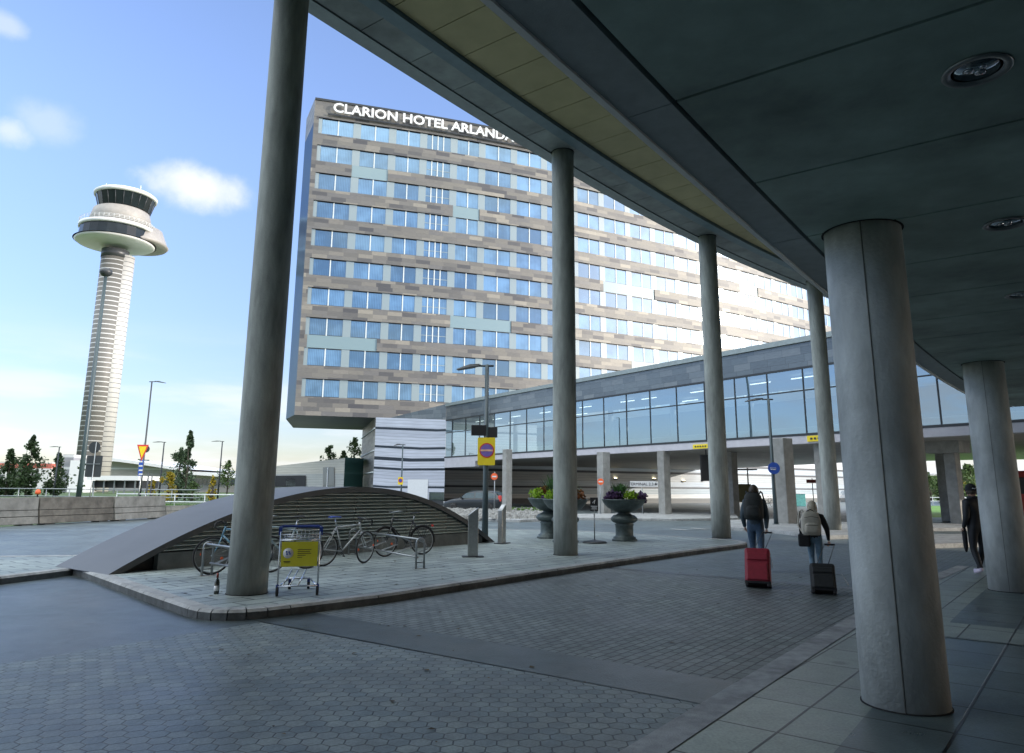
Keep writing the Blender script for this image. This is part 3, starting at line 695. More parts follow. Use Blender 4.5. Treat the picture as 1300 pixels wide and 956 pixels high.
# panes: one mesh per window for the hundred that show largest, the rest in one part
def window(mb, k, b, z0):
    s0, s1 = pil[b]+(.22 if b == 0 else .43), pil[b+1]-.43; sides = [pil[b+1]]+([pil[0]] if b == 0 else [])
    for s_ in sides:
        w_ = .2 if s_ == pil[0] else .43; mb.m = 3; A, B = P(s_-w_, -.14), P(s_+w_, -.14); mb.quad((A.x, A.y, z0), (B.x, B.y, z0), (B.x, B.y, z0+WH), (A.x, A.y, z0+WH)); A2, B2 = P(s_-w_, -.2), P(s_+w_, -.2)
        mb.quad((A.x, A.y, z0), (A2.x, A2.y, z0), (A2.x, A2.y, z0+WH), (A.x, A.y, z0+WH)); mb.quad((B.x, B.y, z0), (B2.x, B2.y, z0), (B2.x, B2.y, z0+WH), (B.x, B.y, z0+WH))
    off = -.2; z1 = z0+WH
    def q(a, c, zz0, zz1, o, m):
        mb.m = m; A, B = P(a, o), P(c, o); mb.quad((A.x, A.y, zz0), (B.x, B.y, zz0), (B.x, B.y, zz1), (A.x, A.y, zz1), [(a, zz0), (c, zz0), (c, zz1), (a, zz1)])
    q(s0, s1, z0, z1, off, 0)
    m_ = (s0+s1)/2+.05; bars = [m_] if b != 3 else [s0+(s1-s0)*t for t in (.22, .46, .70)]
    for x in bars: q(x-.06, x+.06, z0, z1, off+.05, 1)
    if b == 3 and k != 9: q(s0, s1, z0+.78, z0+.86, off+.02, 3)
    q(s0, s1, z1-.10, z1-.003, off+.03, 2); q(s0, s1, z0+.003, z0+.07, off+.03, 2)  # dark strips at head and sill, the spandrels' shadow put into colour
rest = MB()
for k in range(10):
    for b in range(len(pil)-1):
        if b < 10:
            wmb = MB(); window(wmb, k, b, Z0+k*FL); build('window', wmb, [M['glass_hotel'], M['mullion'], M['dark_bar'], M['pale_panel']], hotel)
        else: window(rest, k, b, Z0+k*FL)
build('windows', rest, [M['glass_hotel'], M['mullion'], M['dark_bar'], M['pale_panel']], hotel, kind='stuff')
# rooftop lettering, letters follow the curved front
vv, ff = text_geo('CLARION HOTEL ARLANDA AIRPORT', 1.62, .06, bold=.04)
xs = [v.x for v in vv]; caph = max(v.y for v in vv)
v_a, _ = text_geo('CLARION HOTEL ARLANDA', 1.62, .06); wA = max(v.x for v in v_a)-min(v.x for v in v_a)
kx = (24.3-2.55)/wA; x0 = min(xs)
SIGN_H = 1.16
mb = MB(); mb.add([P(2.55+(v.x-x0)*kx, .42+v.z, 43.82+v.y*SIGN_H/1.18) for v in vv], ff)
build('sign_letters', mb, M['white'], hotel)
mb = MB(); facstrip(mb, 2.0, 33., 43.45, 43.62, .30, .1); facstrip(mb, S0, S1, 45.15, 45.42, .12, .1); build('sign_rail', mb, M['dark_bar'], hotel)
# ground level: banded metal wall, joined to the bridge by a short splayed wing
mb = MB(); n = 40
BR0 = Vector((-6.685, 74.25, 0)); WL = Vector((-14.45, 77.4, 0))
mb.m = 0; L = (BR0-WL).length
mb.quad((WL.x, WL.y, 0), (BR0.x, BR0.y, 0), (BR0.x, BR0.y, 8.55), (WL.x, WL.y, 9.05), [(0, 0), (L, 0), (L, 9.1), (0, 9.1)])
build('banded_wall', mb, M['striped'], hotel)
mb = MB()
for i in range(n):
    a, b = 8.9+(S1-8.9)*i/n, 8.9+(S1-8.9)*(i+1)/n
    A, B = P(a, -.3), P(b, -.3); mb.quad((A.x, A.y, 0), (B.x, B.y, 0), (B.x, B.y, 9.09), (A.x, A.y, 9.09), [(a, 0), (b, 0), (b, 9.09), (a, 9.09)])
build('base_wall', mb, M['striped_far'], hotel)
mb = MB(); e1 = g(461, 640, 0); e1 = Vector((-16.4, 82.2, 0)); e2 = Vector((-15.2, 93, 0))
fl = Vector((-17.6, 84.5, 0)); 
mb.wall(Vector((-19.3, 94.4, 0)), WL, 0, 9.08); build('core_glazing', mb, M['clad_side'], hotel)
mb = MB()
for z in (5.55, 7.9, 3.3):
    a, b = Vector((-19.3, 94.4, z)), Vector((WL.x, WL.y, z)); d = (b-a).normalized(); nn = Vector((-d.y, d.x, 0))*-.08
    mb.tube([a+nn, b+nn], .07, 6)
build('core_rail', mb, M['mullion'], hotel)
# white blank panel and low window band on the banded wall
mb = MB(); d = (BR0-WL).normalized(); nrm = Vector((d.y, -d.x, 0))
for (t0, t1, z0, z1, m) in [(.05, .42, .55, 1.15, 1), (.50, .78, .3, 2.55, 0), (.80, 1.0, .5, 1.3, 1)]:
    mb.m = m; A = WL+(BR0-WL)*t0+nrm*.06; B = WL+(BR0-WL)*t1+nrm*.06; mb.wall(A, B, z0, z1)
build('service_panel', mb, [M['white'], M['glass_dark']], hotel)
# dark parapet wedge where the bridge meets the hotel
W1 = P(10.6, .25); mb = MB()
mb.quad((W1.x, W1.y, 9.06), (BR0.x-.02, BR0.y, 8.58), (BR0.x-.02, BR0.y, 10.16), (W1.x, W1.y, 9.16), [(0, 9), (9, 8.6), (9, 10.2), (0, 9.1)])

# ------------------------------------------------------------------ skybridge
bu = Vector((.5595, -.8289, 0)); bn = Vector((-.8289, -.5595, 0))
def B(s, o=0., z=0.): return BR0+bu*s+bn*o+Vector((0, 0, z))
bridge = thing('skybridge', B(20), 'long glazed pedestrian bridge on concrete columns running from the hotel to the terminal', 'skybridge')
build('end_parapet', mb, M['parapet'], bridge)
BL = 62.
mb = MB(); mb.wall(B(0), B(BL), 8.5, 9.9); build('parapet', mb, M['parapet'], bridge)
mb = MB(); c = B(BL/2, -.1, 10.06); mb.box(c, (BL, .5, .3), math.atan2(bu.y, bu.x)); build('coping', mb, M['fascia'], bridge)
mb = MB(); mb.box(B(BL/2, -.12, 8.47), (BL, .34, .12), math.atan2(bu.y, bu.x)); mb.box(B(BL/2, -.04, 4.75), (BL, .3, .12), math.atan2(bu.y, bu.x))
mb.box(B(BL/2, -.03, 7.2), (BL, .14, .07), math.atan2(bu.y, bu.x))
ms = [1.32, 3.95, 6.55, 9.15, 11.74, 14.28, 16.77, 19.28, 21.79, 24.28, 26.74, 29.11, 31.59, 33.99, 36.38, 38.74, 41.1, 43.5, 45.85, 48.24, 50.6, 53, 55.4, 57.8, 60.2]
ang = math.atan2(bu.y, bu.x)
for s in ms: mb.box(B(s, -.035, 6.6), (.07, .13, 3.64), ang)
build('glazing_frame', mb, M['dark_bar'], bridge)
ed = [0]+ms+[BL]
for i in range(len(ed)-1):
    for z0, z1 in ((4.81, 7.165), (7.235, 8.41)):
        mb = MB(); mb.wall(B(ed[i]+.035), B(ed[i+1]-.035), z0, z1); build('window', mb, M['glass_bridge'], bridge)
mb = MB(); mb.box(B(BL/2+3, -.17, 4.465), (BL-6.05, .5, .45), ang); mb.box(B(3, -.17, 4.2), (6, .5, .98), ang); build('fascia', mb, M['fascia_white'], bridge, bevel=.02)
# floor slab / underpass ceiling reaching back to the hotel
slab = [B(.0, -.42), B(BL, -.42), Vector((40, 41, 0)), Vector((47, 55, 0)), Vector((37.5, 60, 0)), Vector((30.5, 68, 0)), P(52, -.1), P(40, -.1), P(30, -.1), P(20, -.1), P(12, -.1)]
mb = MB(); mb.prism([tuple(p[:2]) for p in slab], 4.25, 4.72); build('deck', mb, M['under_bridge'], bridge)
mb = MB(); mb.prism([tuple(p[:2]) for p in [B(.0, -.42), B(BL, -.42), B(BL, -9), B(.3, -6.2)]], 8.5, 9.9); build('roof', mb, M['interior'], bridge)
mb = MB(); mb.wall(B(4, -8.6), B(BL, -8.6), 4.72, 6.0); mb.wall(B(4, -8.6), B(BL, -8.6), 7.9, 8.5)
for s in range(6, 62, 7): mb.tube([B(s, -4.5, 4.7), B(s, -4.5, 8.5)], .22, 12)
build('inner_wall', mb, M['interior'], bridge)
mb = MB(); mb.wall(B(4, -8.55), B(BL, -8.55), 6.0, 7.9); build('rear_window', mb, M['glass_side'], bridge)
for i, s in enumerate([3, 6.2, 9.4, 14, 19.5, 24.5, 26.8, 31.6, 36.6, 39.6, 44.2, 49]):
    for o, z in ((-2.2, 8.3),) if i % 3 else ((-2.2, 8.3), (-5.6, 8.3)):
        mb = MB(); mb.box(B(s+(.9 if o < -4 else 0), o, z), (1.5, .09, .05), ang); build('strip_light', mb, M['strip_light'], bridge)
# its columns
def rcol(x0, x1, ybase, ang_=ang, depth=.75):
    a = g((x0+x1)/2, ybase); w = abs(g(x1, ybase).x-g(x0, ybase).x)
    mb = MB(); mb.box((a.x, a.y, 2.13), (w*.72, w*.72, 4.27), ang); return build('column', mb, M['concrete'], bridge, bevel=.03)
for q in [(637, 650, 654), (759, 775.5, 653), (837, 852.5, 655), (924, 939, 655), (986, 1012, 668), (1041, 1060, 664), (1197, 1212, 661), (1209, 1227, 668)]: rcol(*q)
mb = MB(); a = g(1216, 668); mb.box((a.x-.1, a.y, 3.95), (1.7, 1.2, .6), ang); build('column_head', mb, M['concrete'], bridge)
# yellow gate signs and small fittings on the fascia
def on_bridge(x, y, o=.1): 
    q = onplane(x, y, B(0, o), bn); return q
def fsign(x0, x1, y0, y1, txt):
    a, b = on_bridge(x0, (y0+y1)/2, .12), on_bridge(x1, (y0+y1)/2, .12); zt = on_bridge((x0+x1)/2, y0, .12).z; zb = on_bridge((x0+x1)/2, y1, .12).z
    t = thing('hanging_sign', ((a+b)/2).to_2d().to_3d()+Vector((0, 0, zb)), txt, 'sign', 'yellow lane signs on the bridge fascia')
    L = (b-a).to_2d().length; mb = MB(); mb.box(((a+b)/2).to_2d().to_3d()+Vector((0, 0, (zt+zb)/2)), (L, .08, zt-zb), ang); build('board', mb, [M['yellow_sign']], t)
    mb = MB()
    for i in range(5): mb.box((a+(b-a)*(.18+.15*i)).to_2d().to_3d()+bn*.06+Vector((0, 0, (zt+zb)/2)), (L*.08, .02, (zt-zb)*.32), ang)
    build('lettering', mb, M['ink'], t)
fsign(880, 901, 564, 569.5, 'yellow sign hanging on the bridge fascia left of the third slender column')
fsign(1025, 1057, 552.5, 560, 'yellow sign on the bridge fascia behind the slender column nearest the large round column')

# ------------------------------------------------------------------ terminal: low canopy, high roof
term = thing('terminal_building', K(0, -20), 'airport terminal with a low concrete canopy under a high roof of yellow and grey boards', 'building')
def band(mb, s0, s1, o0, o1, z, m, step=1., zb=None):
    n = max(1, round((s1-s0)/step)); mb.m = m
    for i in range(n):
        a, b = s0+(s1-s0)*i/n, s0+(s1-s0)*(i+1)/n
        mb.quad(K(a, o1, z), K(a, o0, z), K(b, o0, z), K(b, o1, z))
def solid(mb, s0, s1, o0, o1, z0, z1, step=1.5):
    n = max(1, round((s1-s0)/step))
    for i in range(n):
        a, b = s0+(s1-s0)*i/n, s0+(s1-s0)*(i+1)/n
        q = [K(a, o0), K(a, o1), K(b, o1), K(b, o0)]
        lo = [(p.x, p.y, z0) for p in q]; hi = [(p.x, p.y, z1) for p in q]
        mb.quad(*reversed(lo)); mb.quad(*hi); mb.quad(lo[0], lo[3], hi[3], hi[0]); mb.quad(lo[1], hi[1], hi[2], lo[2])
        if i == 0: mb.quad(lo[0], hi[0], hi[1], lo[1])
        if i == n-1: mb.quad(lo[3], lo[2], hi[2], hi[3])
ZC = 4.06
SE = 19.
mb = MB()
solid(mb, -40, SE, -40, -8.18, ZC+.05, ZC+.75); build('canopy_core', mb, M['joint'], term)
mb = MB(); s = -3.12-1.53*14
while s < SE:
    e = min(SE, s+1.53-.028)
    for (o0, o1) in ((-13.4, -8.51), (-18.4, -13.43), (-24, -18.43)): solid(mb, s, e, o0, o1, ZC, ZC+.045, .8)
    s += 1.53
build('canopy_ceiling', mb, M['slab_low'], term, bevel=.008)
mb = MB(); s = -3.12-1.53*14
while s < SE:
    e = min(SE, s+3.06-.01); solid(mb, s, e, -8.475, -8.17, ZC-.002, ZC+.76, .8); s += 3.06
build('canopy_edge_beam', mb, M['slab_edge'], term)
mb = MB(); solid(mb, -30, SE, -8.168, -8.125, ZC-.02, ZC+.05, .8); build('lit_edge_strip', mb, M['lit_edge'], term)  # strip painted white for the light caught along the canopy edge
# recessed down-lights
def downlight(s):
    c = K(s, -10.03, ZC); mb = MB(); mb.lathe([(.172, .0), (.176, -.010), (.166, -.016), (.135, -.012), (.115, .02), (.11, .02)], c, 40)
    t = build('downlight', mb, M['galv'], term); 
    mb = MB(); mb.lathe([(.0, .015), (.07, .02), (.114, .005), (.114, -.002), (.0, -.002)], c, 32); b_ = build('lens', mb, M['glass_dark'], t)
    mb = MB()
    for dx, dy, r in ((-.04, .01, .03), (.033, .02, .034), (.01, -.04, .02)): mb.lathe([(0, -.014), (r*.7, -.01), (r, -.003)], c+Vector((dx, dy, 0)), 12)
    build('reflector', mb, M['chrome'], t)
for k in range(-3, 7): downlight(-2.45+3.05*k)
ZR = 10.8
mb = MB(); solid(mb, -50, 37, -40, .55, ZR+.06, ZR+1.0); build('roof_slab', mb, M['joint'], term)
def boards(name, s0, s1, w, gap, o0, o1, m, z=ZR, ph=0.):
    mb = MB(); s = s0+ph
    while s < s1:
        solid(mb, s, min(s+w-gap, s1), o0, o1, z, z+.055, 1.6); s += w
    return build(name, mb, m, term)
boards('yellow_soffit', -25.0, 37, 1.025, .022, -8.9, -.9, M['soffit_yellow'], ph=.012)
boards('grey_soffit', -25.0, 37, 1.405, .02, -.55, .19, M['soffit_grey'], ph=.10)
mb = MB(); solid(mb, -50, 37, -.88, -.57, ZR-.10, ZR+.05, 1.2); build('eaves_beam', mb, M['steel_blue'], term)
mb = MB(); solid(mb, -50, 37, .21, .56, ZR-.03, ZR+1.05, 1.2); build('roof_edge', mb, M['fascia'], term)
mb = MB(); solid(mb, -50, 34, -40, -9.2, ZC+.76, ZR, 2.); build('unseen_upper_storey', mb, M['glass_side'], term)  # storey out of view, added only to shade the forecourt
mb = MB(); solid(mb, -50, 2, -40, -17, 0, ZC, 2.); build('ground_storey', mb, M['glass_side'], term)

# slender and stout round concrete columns
def column(x, y, r, z0, z1, label, group, seam_az=None):
    t = thing('concrete_column', (x, y, z0), label, 'column', group)
    mb = MB(); n = max(2, int((z1-z0)/1.2)); prof = []
    for i in range(n+1):
        z = (z1-z0)*i/n; prof.append((r, z))
    mb.lathe(prof, (0, 0, 0), 56); o = build('shaft', mb, M['column_pale'] if z1 < 6 else M['column'], t, local=True)
    mb = MB()
    az = seam_az if seam_az is not None else -100
    p = Vector((math.cos(R(az)), math.sin(R(az)), 0)); 
    if seam_az is not None:
        mb.tube([p*(r+.001)+Vector((0, 0, .0)), p*(r+.001)+Vector((0, 0, z1-z0))], .006 if seam_az > -120 else .003, 6)
        build('casting_seam', mb, M['concrete_dark'], t, local=True)
    mb = MB(); mb.lathe([(r+.012, 0), (r+.012, .012), (r, .013)], (0, 0, 0), 48); build('base_joint', mb, M['joint'], t, local=True)
    mb = MB(); mb.lathe([(r+.02, z1-z0-.035), (r+.02, z1-z0)], (0, 0, 0), 48); build('head_joint', mb, M['joint'], t, local=True)
    return t
gs = 'slender columns under the high roof edge'; gb = 'stout columns under the low canopy'
for i, (x, y, r, l) in enumerate([(-4.02, 11.61, .30, 'slender grey concrete column in front of the louvred mound, beside the yellow luggage trolley'),
        (1.36, 18.56, .30, 'slender grey concrete column in front of the middle flower urn'),
        (7.12, 25.28, .315, 'slender grey concrete column just left of the man with the red suitcase'),
        (13.35, 30.9, .32, 'slender grey concrete column behind the woman with the pale backpack')]):
    column(x, y, r, .12, ZR+.02, l, gs)
column(*[K(-8.75)[0], K(-8.75)[1]], .30, 0, ZR+.02, 'slender concrete column out of view to the left', gs) if False else None
column(3.22, 6.35, .325, 0.02, ZC+.03, 'stout concrete column with a long vertical seam, nearest to the camera', gb, -118)
column(8.77, 13.3, .33, 0.02, ZC+.03, 'stout concrete column at the right edge with the cap-wearing person behind it', gb, -126)

# ------------------------------------------------------------------ louvred vent mound on the pavement
vent = thing('vent_housing', K(5, 5, .125), 'low arched vent housing with a curved grey roof and dark louvred side, behind the bicycles', 'vent housing')
VS0, VS1, VF, VB = -.22, 10.75, 3.95, 6.15
def vz(s):
    t = (s-VS0)/(VS1-VS0)
    if t <= 0 or t >= 1: return .13
    # steeper straight ramp at the near end, rounder at the far end
    return .13+1.60*(1-abs(2*t-1.06)**1.95/1.12) if t < .53 else .13+1.60*(1-abs((t-.53)/.47)**2.05)
def vzz(s): return max(.13, vz(s))
NV = 44; mb = MB(); rim = MB()
for i in range(NV):
    a, b = VS0+(VS1-VS0)*i/NV, VS0+(VS1-VS0)*(i+1)/NV; za, zb = vzz(a), vzz(b)
    mb.quad(K(a, VF-.0, za), K(b, VF-.0, zb), K(b, VB, zb), K(a, VB, za), None, True)
    rim.quad(K(a, VF, za-.005), K(a, VF, max(.127, za-.13)), K(b, VF, max(.127, zb-.13)), K(b, VF, zb-.005))
    rim.quad(K(a, VF, max(.127, za-.13)), K(a, VF+.3, max(.127, za-.13)), K(b, VF+.3, max(.127, zb-.13)), K(b, VF, max(.127, zb-.13)))
    rim.quad(K(b, VB, zb), K(b, VB, .1), K(a, VB, .1), K(a, VB, za))
build('roof', mb, M['roof_grey'], vent); build('roof_rim', rim, M['roof_rim'], vent)
mb = MB()
for i in range(NV):
    a, b = VS0+(VS1-VS0)*i/NV, VS0+(VS1-VS0)*(i+1)/NV
    mb.quad(K(a, VF+.26, .1), K(b, VF+.26, .1), K(b, VF+.26, max(.1, vzz(b)-.05)), K(a, VF+.26, max(.1, vzz(a)-.05)))
build('back_panel', mb, M['louvre_back'], vent)
mb = MB(); solid(mb, VS0+.95, VS1-.45, VF+.1, VF+.3, .12, .44, 1.2); build('plinth', mb, M['plinth'], vent)
mb = MB(); z = .50
while z < 2.02:
    ss = [VS0+(VS1-VS0)*i/200 for i in range(201) if vzz(VS0+(VS1-VS0)*i/200)-.07 > z+.035]
    if len(ss) > 3:
        a, b = ss[0], ss[-1]; n = max(2, int((b-a)/.9))
        for i in range(n):
            p, q = a+(b-a)*i/n, a+(b-a)*(i+1)/n
            mb.quad(K(p, VF+.10, z-.012), K(q, VF+.10, z-.012), K(q, VF+.16, z+.035), K(p, VF+.16, z+.035)); mb.quad(K(p, VF+.10, z-.03), K(q, VF+.10, z-.03), K(q, VF+.10, z-.012), K(p, VF+.10, z-.012))
    z += .082
build('louvres', mb, M['louvre'], vent)
for s in (2.2, 3.9, 5.6, 7.3, 8.8):
    mb = MB(); solid(mb, s, s+.035, VF+.13, VF+.2, .44, vzz(s)-.15, 1); build('mullion', mb, M['dark_bar'], vent)

# ------------------------------------------------------------------ luggage trolley
def trolley():
    p = g(377, 756, .125); rz = R(14)
    t = thing('luggage_trolley', p, 'chrome luggage trolley with a blue handle and a yellow poster, parked beside the slender column', 'luggage trolley', rz=rz)
    w = .29
    mb = MB()
    for x in (-w, w):
        mb.tube([(x, 0, .1), (x, .02, .45), (x, .05, .92), (x, .09, .99)], .014, 8)
        mb.tube([(x, 0, .12), (x*.55, .75, .16)], .013, 8)
    mb.tube([(-w*.55, .75, .16), (w*.55, .75, .16)], .013, 8)
    for x in (-.12, -.02, .10): mb.tube([(x-.1, .05, .13), (x, .72, .30)], .011, 6)
    mb.tube([(-w, .0, .135), (w, .0, .135)], .012, 8); mb.tube([(-w, .03, .80), (w, .03, .80)], .012, 8); mb.tube([(-w, .03, .42), (w, .03, .42)], .010, 8)
    build('frame', mb, M['chrome'], t, local=True)
    mb = MB(); mb.tube([(-w-.02, .10, .985), (-w+.04, .13, 1.0), (w-.04, .13, 1.0), (w+.02, .10, .985)], .021, 10); mb.box((-w-.01, .07, .93), (.05, .06, .12)); mb.box((w+.01, .07, .93), (.05, .06, .12))
    build('handle', mb, M['blue_plastic'], t, local=True)
    mb = MB()
    for k in range(4): mb.tube([(-w, .05+.09*k, .80+.02*k), (w, .05+.09*k, .80+.02*k)], .006, 6)
    for k in range(11): x = -w+2*w*k/10; mb.tube([(x, .04, .88), (x, .05, .79), (x, .33, .87), (x, .34, .94)], .004, 5)
    mb.tube([(-w, .34, .94), (w, .34, .94)], .006, 6); mb.tube([(-w, .04, .885), (w, .04, .885)], .006, 6)
    build('basket', mb, M['chrome'], t, local=True)
    mb = MB(); mb.box((0, -.014, .60), (.53, .012, .36)); po = build('poster', mb, M['yellow_board'], t, local=True)
    mb = MB()
    for k, L in enumerate((.20, .18, .20, .12, .07)): mb.box((-.03+L/2, -.0215, .665-.028*k), (L, .003, .008))
    mb.box((-.175, -.0215, .492), (.10, .003, .012)); mb.box((-.175, -.0215, .474), (.08, .003, .006))
    build('print', mb, M['ink'], po, local=True)
    mb = MB(); mb.lathe([(0, 0), (.075, 0), (.075, .003), (0, .003)], (-.165, -.0205, .615), 28, M=Matrix.Rotation(R(90), 3, 'X').to_4x4()); build('badge', mb, M['white'], po, local=True)
    mb = MB()
    for a_, b_ in ((-.19, .635), (-.15, .63), (-.18, .60), (-.14, .605)): mb.box((a_, -.026, b_), (.024, .003, .022))
    build('emblem', mb, M['sign_blue'], po, local=True)
    for x, y, r in ((-w, .0, .062), (w, .0, .062), (-w*.5, .76, .05), (w*.5, .76, .05)):
        mb = MB(); mb.lathe([(r*.6, -.018), (r*.93, -.02), (r, -.012), (r, .012), (r*.93, .02), (r*.6, .018)], (x, y, r), 24, M=Matrix.Rotation(R(90), 3, 'Y').to_4x4()); wh = build('wheel', mb, M['rubber'], t, local=True)
        mb = MB(); mb.lathe([(0, -.012), (r*.6, -.014), (r*.6, .014), (0, .012)], (x, y, r), 16, M=Matrix.Rotation(R(90), 3, 'Y').to_4x4()); mb.box((x, y, r+.045), (.045, .02, .10)); build('hub', mb, M['blue_plastic'], wh, local=True)
    return t
trolley()

# bottle by the column
p = g(274.5, 754, .125); bt = thing('bottle', p, 'dark glass bottle with a pale label standing at the foot of the slender column', 'bottle')
mb = MB(); mb.lathe([(0, .002), (.036, 0), (.038, .012), (.038, .165), (.030, .195), (.0145, .225), (.0135, .285), (.0155, .287), (.0155, .30), (0, .30)], (0, 0, 0), 24)
build('glass_body', mb, mat('bottle_glass', (.018, .022, .012), .12, var=.1, coat=.6), bt, local=True)
mb = MB(); mb.lathe([(.0388, .045), (.0388, .12)], (0, 0, 0), 24); build('paper_label', mb, M['white'], bt, local=True)
mb = MB(); mb.lathe([(.0165, .235), (.016, .302), (0, .303)], (0, 0, 0), 16); build('foil_cap', mb, mat('foil_red', (.25, .06, .04), .4, .5), bt, local=True)

# ------------------------------------------------------------------ cycle racks
def rack(px0, px1, label, back=False, loops=5, flip=1):
    a, b = g(*px0, .125), g(*px1, .125); L = (b-a).length; t = thing('cycle_rack', a, label, 'cycle rack', 'galvanised cycle racks on the pavement', rz=math.atan2((b-a).y, (b-a).x))
    for x in (0, L):
        mb = MB(); mb.tube([(x, -.09, 0), (x, -.09, .50)]+[(x, -.09+.09*(1-math.cos(k*math.pi/8)), .50+.09*math.sin(k*math.pi/8)) for k in range(1, 9)]+[(x, .09, 0)], .021, 10)
        mb.tube([(x, -.09, .12), (x, .09, .12)], .012, 8); mb.box((x, 0, .004), (.06, .30, .008)); build('end_frame', mb, M['galv'], t, local=True)
    mb = MB(); mb.tube([(0, -.05, .56), (L, -.05, .56)], .019, 10); build('top_rail', mb, M['galv'], t, local=True)
    mb = MB(); mb.tube([(0, .05, .22), (L, .05, .22)], .017, 10); build('bottom_rail', mb, M['galv'], t, local=True)
    for k in range(loops):
        x = L*(k+.5)/loops
        mb = MB()
        for dx in (-.035, .035): mb.tube([(x+dx, .05*1, .22), (x+dx+.02, .34*flip, .34), (x+dx+.03, .30*flip, .46), (x+dx, -.05, .56)], .009, 6)
        build('wheel_hoop', mb, M['galv'], t, local=True)
    return t
rack((533, 722), (447, 704), 'galvanised cycle rack with the white road bicycle and the black bicycle parked in it', loops=5, flip=-1)
rack((262, 731), (318, 742), 'galvanised cycle rack left of and behind the nearest slender column', loops=4, flip=1)

